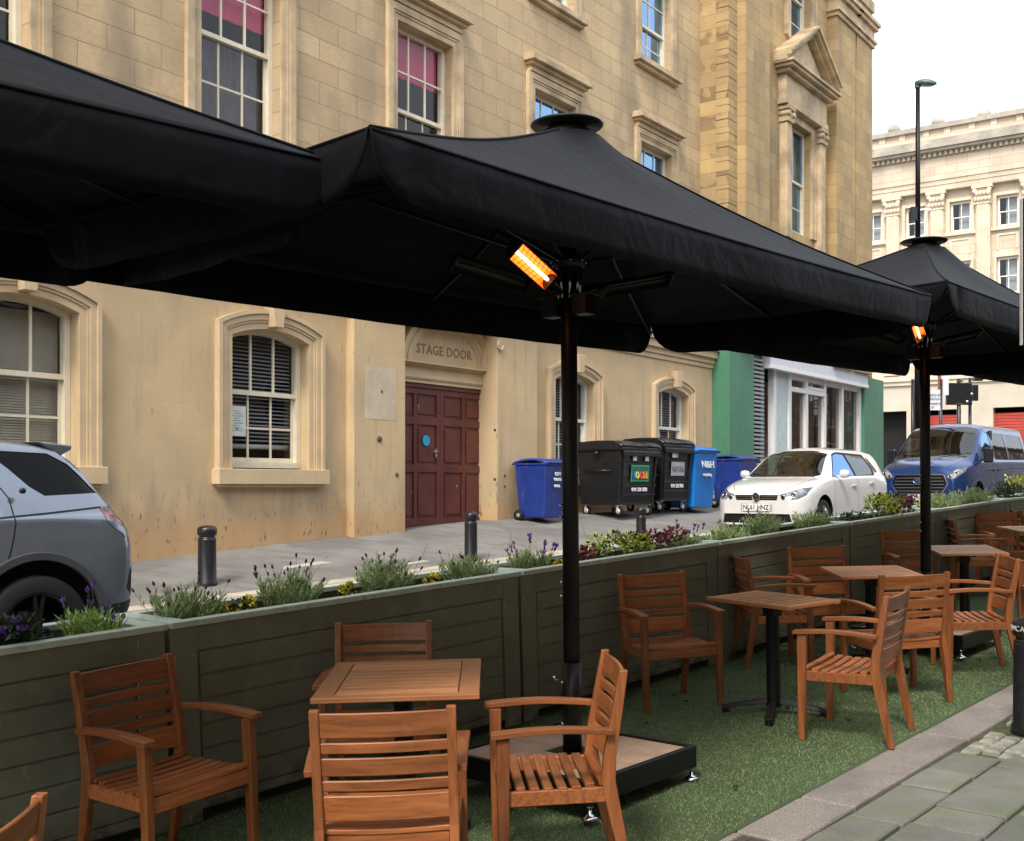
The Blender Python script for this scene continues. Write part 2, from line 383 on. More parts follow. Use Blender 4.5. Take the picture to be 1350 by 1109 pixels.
for h in hs:
    s = -3+random.uniform(-.5, 0)
    while s < 14:
        L = random.choice((.34, .42, .5, .6, .3)); c = (s+L/2, t-h/2)
        if not (abs(c[0]-bs) < .52 and abs(c[1]-bt_) < .42):
            slabquad(mb, [(s+.009, t-h+.009), (s+L-.009, t-h+.009), (s+L-.009, t-.009), (s+.009, t-.009)], dz=random.uniform(-.007, .005), jit=.006)
        s += L
    t -= h
tag(mb.build('near_pavement', m_slab), kind='structure')
m_sett = mat('worn_stone_sett', (.24, .24, .2), .75, var=.3, scale=12, bump=.4, bscale=60)
mb = MB()
for i in range(-5, 6):
    for j in range(-4, 5):
        a = bs+i*.135+(.06 if j % 2 else 0); b = bt_+j*.1
        if math.hypot(a-bs, b-bt_) < .135: continue
        if b > KE0-.07 or abs(a-bs) > .62 or abs(b-bt_) > .42: continue
        slabquad(mb, [(a-.058, b-.043), (a+.058, b-.043), (a+.058, b+.043), (a-.058, b+.043)], th=.06, dz=random.uniform(-.004, .006), bev=.013, jit=.008)
tag(mb.build('sett_paving', m_sett), kind='structure')
# wide ground sheet to the horizon, under everything
mb = MB(); mb.add([(-600, -600, -1.6), (600, -600, -1.6), (600, 600, -1.6), (-600, 600, -1.6)], [(0, 1, 2, 3)])
tag(mb.build('ground', m_asph), kind='structure')
# far cross street carrying on from the road
m_as2 = mat('cross_street_asphalt', (.09, .09, .09), .85, var=.2, scale=1, bump=.3, bscale=100)
mb = MB(); vs = []
for s, t in ((34, -60), (140, -60), (140, 10.2), (34, 10.2)):
    p = ST(s, t); vs.append((p.x, p.y, base_h(s)+.13))
mb.add(vs, [(0, 1, 2, 3)]); tag(mb.build('cross_street', m_as2), kind='structure')
# ================================================================ CHAIRS  (local: front = -Y, x across)
def make_chair(M, label, group='slatted wooden armchairs on the terrace', arms=True):
    r = empty('slatted_armchair', M, label, 'chair', group)
    HT, HA, HS = .855, .63, .405
    for sx in (-1, 1):
        mb = MB()  # rear leg with its kink, tapering, and back post
        x = sx*.232; w = .034
        pts = [(.275, 0, .034), (.215, .30, .052), (.192, .43, .056), (.200, .52, .05), (.262, HT, .032)]
        vs = []
        for (y, z, d) in pts:
            for (a, b) in ((-1, -1), (1, -1), (1, 1), (-1, 1)): vs.append((x+a*w/2, y+b*d/2, z))
        fs = [(0, 3, 2, 1), (16, 17, 18, 19)]+[(i*4+k, i*4+(k+1)%4, i*4+4+(k+1)%4, i*4+4+k) for i in range(4) for k in range(4)]
        mb.add(vs, fs); mb.build('leg', WZ, r, bevel=.004)
        mb = MB(); mb.beam((sx*.262, -.225, 0), (sx*.262, -.215, HA-.014), .034, .036, up=(0, 1, 0), w2=.040, h2=.052)
        mb.build('leg', WZ, r, bevel=.004)
        # armrest, gently curved, wide in front
        mb = MB(); vs = []; n = 8
        for i in range(n+1):
            u = i/n; y = -.262+u*.475; z = HA-.002+.018*math.sin(u*PI)*.8-.004*u; wd = .058-.018*u; xc = sx*(.272-.012*u)
            for (a, b) in ((-1, -1), (1, -1), (1, 1), (-1, 1)): vs.append((xc+a*wd/2, y, z+b*.012))
        fs = [(0, 1, 2, 3), tuple(n*4+k for k in (3, 2, 1, 0))]+[(i*4+k, i*4+4+k, i*4+4+(k+1)%4, i*4+(k+1)%4) for i in range(n) for k in range(4)]
        mb.add(vs, fs); mb.build('armrest', WY, r, bevel=.004)
    # seat: slats side to side, dished
    mb = MB(); n = 8
    for i in range(n):
        y = -.205+i*.0545; z = HS+.012-.014*math.sin((i+.5)/n*PI)+.006*(i == 0)
        m = 6; vs = []
        for k in range(m+1):
            x = -.25+.5*k/m; zz = z-.007*math.sin(k/m*PI)
            if i > n-3: x *= .9
            for (a, b) in ((-1, -1), (1, -1), (1, 1), (-1, 1)): vs.append((x, y+a*.0185, zz+b*.009))
        mb.add(vs, [(0, 3, 2, 1), (m*4, m*4+1, m*4+2, m*4+3)]+[(q*4+k, q*4+(k+1)%4, q*4+4+(k+1)%4, q*4+4+k) for q in range(m) for k in range(4)])
    mb.build('seat', WX, r, bevel=.003, seg=1)
    # rails under the seat
    mb = MB(); mb.cbox((0, -.217, HS-.03), (.49, .024, .062)); mb.cbox((0, .178, HS-.03), (.43, .022, .055))
    for sx in (-1, 1): mb.beam((sx*.25, -.2, HS-.03), (sx*.235, .18, HS-.03), .022, .058)
    mb.build('seat_frame', WX, r, bevel=.003, seg=1)
    # backrest: slats wide and narrow by turns, bowed
    mb = MB(); z = .455
    spec = [(.092, .017), (.038, .017), (.064, .017), (.038, .017), (.088, 0)]
    for h, gap in spec:
        m = 8; vs = []
        for k in range(m+1):
            x = -.22+.44*k/m; bow = .018*math.sin(k/m*PI)
            for (dz, dy) in ((0, 0), (h, 0), (h, .016), (0, .016)):
                zz = z+dz; y = .192+(zz-.43)*(.07/.425)+bow+dy-.006; vs.append((x, y, zz))
        mb.add(vs, [(0, 1, 2, 3), (m*4+3, m*4+2, m*4+1, m*4)]+[(q*4+k, q*4+4+k, q*4+4+(k+1)%4, q*4+(k+1)%4) for q in range(m) for k in range(4)])
        z += h+gap
    mb.build('backrest', WX, r, bevel=.003, seg=1)
    return r
chairs = [  # x, y, angle, label
 (-1.425, 4.735, 54.8, 'armchair left of the first square table, its back against the olive planter'),
 (-.431, 4.146, 183, 'armchair with its back to us tucked under the near edge of the first square table'),
 (-.630, 5.62, 2, 'armchair behind the first square table, only its upper backrest showing above the tabletop'),
 (.176, 4.65, 274, 'side-on armchair facing left in front of the near parasol base'),
 (1.055, 7.62, 16.6, 'armchair facing us alone against the planter, right of the near parasol pole'),
 (2.06, 8.97, 93, 'armchair turned right behind the second table, its back edge-on against the planter'),
 (2.60, 9.32, 6, 'armchair facing us between the second and third tables, against the planter'),
 (2.016, 6.70, 237, 'armchair at the kerb by the second table, facing left, seen from behind'),
 (2.59, 7.68, 191, 'back-turned armchair at the third table, beside the far parasol base'),
 (3.88, 10.9, 1, 'armchair facing us half hidden by the far parasol pole'),
 (3.41, 8.42, 262, 'armchair at the kerb facing left, just behind the right-hand bollard'),
 (5.12, 12.55, 79, 'small far armchair turned right with its back edge-on behind the fourth table'),
 (5.74, 13.2, 2, 'small far armchair facing us behind the table cut by the right edge of the photo'),
 (-1.475, 2.76, 268, 'nearest armchair of which only the corner of the back shows at the bottom left'),
 (4.66, 9.72, 262, 'armchair cut by the right edge of the photo, beyond the kerbside chair'),
 (6.42, 13.85, 80, 'farthest armchair, a sliver of its back showing at the right edge against the planter'),
]
proto = None
for (x, y, a, lab) in chairs:
    M = on_terrace(x, y, a, .007)
    if proto is None: o = proto = make_chair(M, lab)
    else: o = copy_tree(proto)
    o.matrix_world = M; o['label'] = lab

# ================================================================ TABLES
def make_table(x, y, deg, w, d, label, slat='x', frame=False):
    r = empty('bistro_table', on_terrace(x, y, deg, .007), label, 'table', 'small wooden pedestal tables')
    zt = .74; mb = MB(); e = .055
    if frame:   # mitred border with slats inside
        o_, i_ = [(-w/2, -d/2), (w/2, -d/2), (w/2, d/2), (-w/2, d/2)], [(-w/2+.085, -d/2+.055), (w/2-.085, -d/2+.055), (w/2-.085, d/2-.055), (-w/2+.085, d/2-.055)]
        for k in range(4):
            a, b, c, c2 = o_[k], o_[(k+1) % 4], i_[(k+1) % 4], i_[k]
            sh = 1.2e-3
            mb.prism([a, b, c, c2], zt-.022, zt, axis='z')
        n = 9; ih = d-.11
        for k in range(n):
            yy = -ih/2+.003+(k+.5)*(ih-.006)/n; mb.cbox((0, yy, zt-.011), (w-.178, (ih-.006)/n-.005, .019))
    else:
        mb.cbox((-w/2+.02, 0, zt-.012), (.04, d, .024)); mb.cbox((w/2-.02, 0, zt-.012), (.04, d, .024))
        n = 9
        for k in range(n):
            yy = -d/2+(k+.5)*d/n; mb.cbox((0, yy, zt-.0105), (w-.084, d/n-.016, .021))
    mb.build('tabletop', TX, r, bevel=.003, seg=2)
    mb = MB(); mb.cbox((0, 0, zt-.03), (.06, d*.8, .012)); mb.cbox((0, 0, zt-.0295), (w*.7, .05, .0125))
    mb.lathe([(.05, .055), (.044, .09), (.042, zt-.06), (.055, zt-.052), (.055, zt-.036)], 20); mb.cbox((0, 0, zt-.075), (.085, .085, .075))
    mb.build('pedestal', M_black, r, bevel=.002, seg=1)
    for k in range(4):
        a = PI/4+k*PI/2-.16; mb = MB(); c, s = math.cos(a), math.sin(a); pts = []
        n = 6; vs = []
        for i in range(n+1):
            u = i/n; rr = .03+.30*u; z = .085-.055*u**1.4; wd = .052+.012*u; h = .036-.010*u
            if i == n: wd = .05
            for (q, b) in ((-1, -1), (1, -1), (.55, 1), (-.55, 1)): vs.append((c*rr-s*q*wd/2, s*rr+c*q*wd/2, z+b*h/2))
        mb.add(vs, [(0, 3, 2, 1), (n*4, n*4+1, n*4+2, n*4+3)]+[(i*4+j, i*4+(j+1) % 4, i*4+4+(j+1) % 4, i*4+4+j) for i in range(n) for j in range(4)])
        mb.build('foot', M_black, r, bevel=.005)
        mb = MB(); mb.lathe([(.024, 0), (.026, .012), (.014, .022), (.01, .03)], 12, Matrix.Translation((c*.305, s*.305, 0))); mb.build('glide', M_rubber, r)
    return r
make_table(-.46, 5.0, 1, .68, .80, 'nearest square table with a mitred frame and slatted middle, in the left chair group', frame=True)
make_table(1.67, 7.25, 125.5-90, .47, .70, 'slatted table on a clear black pedestal, right of the near parasol base') 
make_table(2.74, 8.66, -93+90, .60, .74, 'slatted table between the second table and the far parasol pole')
make_table(4.06, 10.19, -100+90, .56, .86, 'fourth slatted table, just right of the far parasol pole')
make_table(5.72, 12.35, -6, .62, .80, 'farthest table, its corner just entering at the right edge of the photo')

# ================================================================ PARASOLS
m_can = mat('black_canopy_fabric', (.0013, .0017, .0034), .66, var=.3, scale=3, bump=.3, bscale=500, sheen=.045, spec=.11, detail=4)
_b = m_can.node_tree.nodes['Principled BSDF']; _b.inputs['Sheen Roughness'].default_value = .4; _b.inputs['Sheen Tint'].default_value = (.75, .85, 1, 1)
_w = N_(m_can, 'ShaderNodeTexNoise'); _w.inputs['Scale'].default_value = 1.6; _w.inputs['Detail'].default_value = 2; _w.inputs['Distortion'].default_value = 1.2
_tc = N_(m_can, 'ShaderNodeTexCoord'); _mp = N_(m_can, 'ShaderNodeMapping'); _mp.inputs['Scale'].default_value = (3.2, 3.2, 3.2)
m_can.node_tree.links.new(_tc.outputs['Object'], _mp.inputs[0]); m_can.node_tree.links.new(_mp.outputs[0], _w.inputs['Vector'])
_bp = N_(m_can, 'ShaderNodeBump'); _bp.inputs['Strength'].default_value = .35; _bp.inputs['Distance'].default_value = .03
m_can.node_tree.links.new(_w.outputs[0], _bp.inputs['Height']); m_can.node_tree.links.new(_b.inputs['Normal'].links[0].from_socket, _bp.inputs['Normal']); m_can.node_tree.links.new(_bp.outputs[0], _b.inputs['Normal'])
m_slabtan = mat('tan_paving_slab', (.42, .3, .22), .8, var=.15, scale=7, bump=.2, bscale=90)
m_glow = emit('glowing_heater_element', (1, .17, .02), 6)
m_hot = emit('hot_heater_tube', (1, .5, .16), 9)
m_refl = flat('heater_reflector', (.06, .06, .06), .4, .8)
m_dim = emit('dull_orange_heater_tube', (1, .25, .12), 2.5)
m_heatback = emit('lit_heater_mesh', (1, .13, .006), 1.05)
A_, B_ = 2.252, 1.0      # half sizes along / across the street
EA, VAL, AP = 2.63, .205, 3.28
def make_parasol(M, label):
    r = empty('cantilever_free_parasol'.replace('cantilever_free_', 'patio_'), M, label, 'parasol', 'black parasols over the terrace')
    cor = [(-A_, -B_), (A_, -B_), (A_, B_), (-A_, B_)]
    # canopy top: four curved panels, apex ring r=.17, slight sag between hips
    mb = MB(); n = 14; m = 16
    for k in range(4):
        c0, c1 = Vector(cor[k]), Vector(cor[(k+1) % 4]); vs = []
        for i in range(n+1):
            u = i/n
            for j in range(m+1):
                v = j/m; e = c0.lerp(c1, v); ring = e.normalized()*.17
                p = ring.lerp(e, u)
                z = AP-.055*0+(EA-AP)*(u*.9+.1*u*u) - .07*math.sin(PI*u)*.9 - .05*math.sin(PI*v)*u*(1-u)*2
                z += -.018*math.sin(PI*v)*u*u   # eave bows a little
                vs.append((p.x, p.y, z))
        mb.add(vs, [(i*(m+1)+j, i*(m+1)+j+1, (i+1)*(m+1)+j+1, (i+1)*(m+1)+j) for i in range(n) for j in range(m)], True)
    can = mb.build('canopy', m_can, r)
    sol = can.modifiers.new('thick', 'SOLIDIFY'); sol.thickness = .004
    # rolled hem line and seams
    mb = MB()
    for k in range(4):
        c0, c1 = Vector(cor[k]), Vector(cor[(k+1) % 4])
        mb.tube([(*(c0.lerp(c1, j/16)), EA-.018*math.sin(PI*j/16)-.002) for j in range(17)], .006, 8)
        mb.tube([tuple((Vector((*c0.normalized()*.17, 0)).lerp(Vector((*c0, 0)), i/14)).to_2d())+(AP+(EA-AP)*((i/14)*.9+.1*(i/14)**2)-.063*math.sin(PI*i/14)+.003,) for i in range(15)], .006, 6)
    mb.build('hem', m_can, can)
    # valances: four hanging strips with rounded ends
    for k in range(4):
        c0, c1 = Vector(cor[k]), Vector(cor[(k+1) % 4]); L = (c1-c0).length; mb = MB(); vs = []
        nrm = Vector(((c1-c0).y, -(c1-c0).x)).normalized(); cut = .17 if k % 2 == 0 else .28
        xs = sorted(set([cut*(1-math.cos(i/7*PI/2)) for i in range(8)]+[L-cut*(1-math.cos(i/7*PI/2)) for i in range(8)]+[cut+(L-2*cut)*i/22 for i in range(23)]))
        for x in xs:
            dd = min(x, L-x); hh = VAL if dd >= cut else VAL*math.sqrt(max(0, 1-((cut-dd)/cut)**2))
            for q in range(5):
                e = c0.lerp(c1, x/L); z = EA-.018*math.sin(PI*x/L)-hh*q/4
                off = .010*math.sin(x*5.1+k)*q/4+.004*math.sin(q/4*PI)+.006*math.sin(x*13+k*2)*q/4
                vs.append((e.x+nrm.x*off, e.y+nrm.y*off, z))
        mb.add(vs, [(i*5+q, i*5+q+1, (i+1)*5+q+1, (i+1)*5+q) for i in range(len(xs)-1) for q in range(4)], True)
        vo = mb.build('valance', m_can, r, fix=False); sm = vo.modifiers.new('thick', 'SOLIDIFY'); sm.thickness = .003; sm.offset = 0
    # cap
    mb = MB(); mb.lathe([(.02, AP+.085), (.12, AP+.083), (.18, AP+.075), (.187, AP+.067), (.175, AP+.056), (.1, AP+.056), (.06, AP-.02)], 32)
    mb.lathe([(.12, AP-.02), (.13, AP+.03), (.09, AP+.054)], 24); mb.build('cap', M_black, r)
    # pole: round tube with lower sleeve and clamp
    mb = MB(); mb.tube([(0, 0, .17), (0, 0, AP)], .042, 20); mb.cbox((0, 0, 1.35), (.052, .052, 2.3), Matrix.Rotation(math.radians(45-ANG), 4, 'Z')); mb.tube([(0, 0, .17), (0, 0, .62)], .049, 20)
    mb.build('pole', M_black, r)
    for z in (.31, .52, .96, 1.03, 1.36, 1.42):
        a = math.radians(205-ANG); mb = MB(); mb.lathe([(.009, 0), (.009, .012), (.004, .016)], 8, Matrix.Rotation(a, 4, 'Z') @ Matrix.Translation((.048, 0, z)) @ Matrix.Rotation(PI/2, 4, 'Y')); mb.build('bolt', M_chrome, r)
    a = math.radians(185-ANG); mb = MB(); mb.tube([(math.cos(a)*.04, math.sin(a)*.04, .52), (math.cos(a)*.085, math.sin(a)*.085, .535), (math.cos(a)*.095, math.sin(a)*.095, .55)], [.006, .006, .013], 8); mb.build('clamp_lever', M_chrome, r)
    # hub and control boxes
    mb = MB(); mb.lathe([(.055, 2.62), (.085, 2.63), (.085, 2.68), (.055, 2.69)], 20); mb.build('hub', M_black, r)
    mb = MB()
    for a in (-40, 140):
        Mx = Matrix.Rotation(math.radians(a-ANG+0), 4, 'Z'); mb.cbox((.095, 0, 2.43), (.09, .085, .1), Mx); mb.cbox((.095, 0, 2.482), (.115, .1, .008), Mx)
        for q in (-.03, -.01, .01, .03): mb.cbox((.142, q, 2.43), (.006, .006, .09), Mx)
    mb.build('control_box', M_black, r, bevel=.003, seg=1)
    mb = MB()
    for k in range(8):
        a = k*PI/4; mb.lathe([(.006, 0), (.006, .008)], 6, Matrix.Translation((math.cos(a)*.088, math.sin(a)*.088, 2.65)))
        mb.tube([(math.cos(a)*.05, math.sin(a)*.05, 2.47), (math.cos(a)*.07, math.sin(a)*.07, 2.63)], .007, 6)
    mb.build('bracket', M_chrome, r)
    # ribs with their struts
    ends = cor+[(A_, 0), (-A_, 0), (0, B_), (0, -B_)]
    for (ex, ey) in ends:
        mb = MB(); e = Vector((ex, ey)); p0 = e.normalized()*.06
        pts = []
        for i in range(9):
            u = i/8; p = p0.lerp(e*.985, u); pts.append((p.x, p.y, AP-.045+(EA-AP)*(u*.9+.1*u*u)-.063*math.sin(PI*u)-.016))
        for a, b in zip(pts, pts[1:]): mb.beam(a, b, .016, .026)
        rb = mb.build('rib', M_black, r)
        p = p0.lerp(e, .42); q = e.normalized()*.08; mb = MB()
        mb.beam((q.x, q.y, 2.66), (p.x, p.y, AP-.06+(EA-AP)*.42-.075), .012, .02); mb.build('strut', M_black, rb)
    # radiant heaters, one under each corner rib
    for k, (ex, ey) in enumerate(cor):
        e = Vector((ex, ey if k else -.62)).normalized(); ang = math.atan2(e.y, e.x)
        Mx = Matrix.Translation((0, 0, 2.56)) @ Matrix.Rotation(ang, 4, 'Z') @ Matrix.Translation((.42, 0, .0)) @ Matrix.Rotation(math.radians(-12), 4, 'Y') @ Matrix.Rotation(math.radians((48, -35, 25, 35)[k]), 4, 'X')
        mb = MB(); n = 8; prof = []
        for i in range(n+1):
            t = PI*i/n; prof.append((math.cos(t)*.05, math.sin(t)*.05))
        outer = prof+[(x*.94, z*.93) for x, z in reversed(prof)]
        mb.prism([(a, b) for a, b in outer], -.20, .20, M=Mx, axis='x')
        mb.prism([(a, b) for a, b in prof], -.215, -.201, M=Mx, axis='x'); mb.prism([(a, b) for a, b in prof], .201, .215, M=Mx, axis='x')
        mb.beam((-.20, 0, .04), (-.38, 0, .02), .02, .02, M=Mx)
        ht = mb.build('heater', M_black, r)
        mb = MB(); inn = [(x*.90, z*.88) for x, z in prof]; vs = []
        for x in (-.197, .197):
            for a, b in inn: vs.append((x, a, b))
        mb.add(vs, [(i, i+1, n+1+i+1, n+1+i) for i in range(n)], True, Mx); mb.build('reflector', m_heatback if k == 0 else m_refl, ht)
        mb = MB(); mb.tube([(-.185, 0, .018), (.185, 0, .018)], .0085 if k != 2 else .007, 8, M=Mx); mb.build('heating_tube', m_hot if k == 0 else (m_dim if k == 2 else M_iron), ht)
        if k == 0:
            mb = MB()
            for q in range(9): x = -.18+q*.045; mb.tube([(x, -.045, 0), (x, 0, -.012), (x, .045, 0)], .0013, 4, M=Mx)
            for yy in (-.03, -.01, .01, .03): mb.tube([(-.195, yy, -.006), (.195, yy, -.006)], .0013, 4, M=Mx)
            mb.build('guard', M_iron, ht)
    mb = MB(); mb.tube([(.06, .02, 2.62), (.16, .06, 2.57), (.25, .1, 2.58), (.33, .13, 2.63)], .004, 6); mb.build('cable', M_rubber, r)
    # weighted base: frame, slabs, adjustable feet
    h = .455; mb = MB()
    for a, b in (((-h, -h), (h, -h+.03)), ((-h, h-.03), (h, h)), ((-h, -h+.0301), (-h+.03, h-.0301)), ((h-.03, -h+.0301), (h, h-.0301))): mb.box((a[0], a[1], .065), (b[0], b[1], .178))
    mb.box((-h+.031, -h+.031, .075), (h-.031, h-.031, .10)); mb.cbox((0, 0, .16), (.2, .2, .02))
    mb.build('base_frame', M_black, r, bevel=.003, seg=1)
    for sx in (-1, 1):
        for sy in (-1, 1):
            mb = MB(); mb.cbox((sx*.213, sy*.213, .145), (.418, .418, .046)); mb.build('base_slab', m_slabtan, r, bevel=.006)
            mb = MB(); Mt = Matrix.Translation((sx*(h-.02), sy*(h-.02), 0))
            mb.lathe([(.04, 0), (.042, .008), (.03, .018), (.01, .026), (.008, .12)], 16, Mt); mb.lathe([(.016, .05), (.016, .062)], 6, Mt); mb.build('foot', M_chrome, r)
    return r
U1 = Vector((.31, 5.81))
labs = ['parasol on the nearest pole, with a glowing heater beneath', 'near left black parasol filling the top left corner, its pole out of view',
        'black parasol on the far pole in front of the blue van, small lit heater below', 'farthest black parasol whose edge leaves at the right of the photo']
offs = [(0, 0, 0), (-4.56, .16, .10), (4.78, 0, 0), (9.56, 0, 0)]
par = None
for lab, (ds, dt, dz) in zip(labs, offs):
    p = U1+D*ds+N*dt; M = Matrix.Translation((p.x, p.y, base_h(p.dot(D))+.02+dz)) @ Matrix.Rotation(math.radians(ANG), 4, 'Z') @ Matrix.Rotation(math.radians(-.8), 4, 'Y')
    if ds < 0:   # this one stands a little askew: fix it by its near corner
        M = Matrix.Translation((-.548, 3.62, 2.745)) @ Matrix.Rotation(math.radians(ANG-9), 4, 'Z') @ Matrix.Rotation(math.radians(1.7), 4, 'Y') @ Matrix.Rotation(math.radians(1.7), 4, 'X') @ Matrix.Translation((-A_, B_, -EA))
    if par is None: o = par = make_parasol(M, lab)
    else: o = copy_tree(par)
    o.matrix_world = M; o['label'] = lab

# ================================================================ PLANTERS
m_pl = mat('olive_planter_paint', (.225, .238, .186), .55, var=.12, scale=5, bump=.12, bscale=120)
setc(m_pl, mixc(m_pl, mul(m_pl, noise(m_pl, 6, .5, .8, stretch=(1, 1, .4)), .35), cur(m_pl), (.27, .29, .23)))
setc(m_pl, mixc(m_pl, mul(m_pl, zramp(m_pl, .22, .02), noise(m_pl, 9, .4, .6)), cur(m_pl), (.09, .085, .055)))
setc(m_pl, mixc(m_pl, mul(m_pl, noise(m_pl, 22, .66, .70, stretch=(1, 1, .5)), .5), cur(m_pl), (.4, .4, .34)))
m_rim = mat('pale_mint_rim_paint', (.60, .73, .65), .45, var=.08, scale=12, bump=.1, bscale=90)
setc(m_rim, mixc(m_rim, mul(m_rim, noise(m_rim, 15, .58, .7), .6), cur(m_rim), (.28, .32, .26)))
m_soil = mat('dark_compost', (.018, .013, .009), .95, var=.5, scale=30, bump=1, bscale=60, bdist=.02)
PL_T, PL_D, PL_H = 4.62, .50, .96
edges = [-4.45, -1.97, .51, 2.965, 5.465, 7.87, 10.29, 12.65, 15.0, 17.4, 19.8]
def make_planter(L, M, label):
    r = empty('planter_box', M, label, 'planter', 'long painted planters dividing the terrace from the street')
    d, h = PL_D, PL_H; mb = MB()
    # frame and backing of front (y=0 faces the terrace), ends, back
    mb.box((0, .018, .05), (L, .03, h-.03)); mb.box((0, d-.03, .05), (L, d-.0, h-.03)); mb.box((0, .031, .05), (.025, d-.031, h-.03)); mb.box((L-.025, .031, .05), (L, d-.031, h-.03))
    mb.box((.026, .031, h-.2), (L-.026, d-.031, h-.19))
    mb.build('box', m_pl, r)
    mb = MB(); st = .14
    mb.box((0, 0, .0), (st, .0175, h-.03)); mb.box((L-st, 0, 0), (L, .0175, h-.03)); mb.box((st+.001, .002, h-.15), (L-st-.001, .0175, h-.03)); mb.box((st+.001, .002, .06), (L-st-.001, .0175, .1))
    mb.build('front_frame', m_pl, r, bevel=.002, seg=1)
    mb = MB(); z = .103; n = 6; bh = (h-.153-.103)/n
    for i in range(n):
        mb.box((st+.014, .008, z+.004), (L-st-.014, .0176, z+bh-.005)); z += bh
    mb.build('board', m_pl, r, bevel=.0035, seg=1)
    mb = MB()
    for a, b in (((-.004, -.022), (L+.004, .05)), ((-.004, d-.05), (L+.004, d+.022)), ((-.004, .0505), (.10, d-.0505)), ((L-.10, .0505), (L+.004, d-.0505))): mb.box((a[0], a[1], h-.03), (b[0], b[1], h))
    mb.build('rim', m_rim, r, bevel=.004)
    mb = MB(); nx, ny = 40, 7; vs = []
    for i in range(nx+1):
        for j in range(ny+1): vs.append((.02+(L-.04)*i/nx, .03+(d-.06)*j/ny, h-.085+random.uniform(-.012, .012)))
    mb.add(vs, [(i*(ny+1)+j, (i+1)*(ny+1)+j, (i+1)*(ny+1)+j+1, i*(ny+1)+j+1) for i in range(nx) for j in range(ny)], True); mb.build('soil', m_soil, r)
    return r
pos = ['leftmost out of view', 'cut by the bottom left corner of the photo, beside the grey car', 'below the grey car, holding purple pansies and the first lavender', 'behind the first table, holding three grey-green lavenders',
       'crossed by the near parasol pole, holding the bushy golden shrub', 'behind the second table, in front of the white car', 'behind the far parasol pole, in front of the white car rear', 'between the far pole and the right edge, below the van', 'at the right edge of the photo below the van side', 'last of the row', 'last']
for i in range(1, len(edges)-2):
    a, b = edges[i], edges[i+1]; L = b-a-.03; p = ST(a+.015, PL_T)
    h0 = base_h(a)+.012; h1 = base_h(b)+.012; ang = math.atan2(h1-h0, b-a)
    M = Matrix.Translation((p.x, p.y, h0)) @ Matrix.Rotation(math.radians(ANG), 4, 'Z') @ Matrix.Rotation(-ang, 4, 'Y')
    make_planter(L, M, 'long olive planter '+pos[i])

# ================================================================ PLANTS
def leafmat(name, a, b, tr=.25):
    m = mat(name, a, .6, var=0, scale=40, detail=2); g = N_(m, 'ShaderNodeNewGeometry'); setc(m, mixc(m, g.outputs['Random Per Island'], a, b))
    bs = m.node_tree.nodes['Principled BSDF']; bs.inputs['Transmission Weight'].default_value = 0; bs.inputs['Subsurface Weight'].default_value = 0
    return m
m_lav = leafmat('lavender_leaf', (.20, .30, .11), (.58, .70, .36))
m_lav2 = leafmat('fresh_green_leaf', (.22, .40, .08), (.6, .8, .3))
m_stem = leafmat('grey_green_stem', (.13, .19, .08), (.22, .28, .14))
m_budd = leafmat('dark_lavender_bud', (.03, .02, .045), (.10, .06, .12))
m_purp = leafmat('purple_petal', (.10, .03, .32), (.3, .16, .55))
m_gold = leafmat('golden_leaf', (.36, .46, .05), (.8, .85, .2))
m_dkgr = leafmat('dark_green_leaf', (.015, .04, .012), (.05, .10, .03))
m_pink = leafmat('dark_red_leaf', (.14, .012, .03), (.45, .12, .16))
m_yel = leafmat('yellow_petal', (.8, .66, .02), (.95, .88, .12))
m_whitep = leafmat('white_petal', (.6, .6, .5), (.8, .8, .75))
def leaf(mb, p, d, L, w, up=None):
    d = Vector(d).normalized(); up = up or Vector((random.uniform(-1, 1), random.uniform(-1, 1), random.uniform(-1, 1)))
    x = d.cross(up); x = x.normalized() if x.length > 1e-3 else d.orthogonal().normalized(); nz = x.cross(d)*L*.12
    p = Vector(p); mb.add([p, p+d*L*.5-x*w/2+nz, p+d*L, p+d*L*.5+x*w/2+nz], [(0, 1, 2, 3)])
def rdir(zmin=0):
    while True:
        v = Vector((random.uniform(-1, 1), random.uniform(-1, 1), random.uniform(-1, 1)))
        if .1 < v.length < 1: v.normalize()
        else: continue
        if v.z >= zmin: return v
def plant_root(s, t, name, label, group, cat='plant'):
    p = ST(s, t); return empty(name, Matrix.Translation((p.x, p.y, base_h(s)+.012+PL_H-.085)) @ Matrix.Rotation(random.uniform(0, 6.28), 4, 'Z'), label, cat, group)
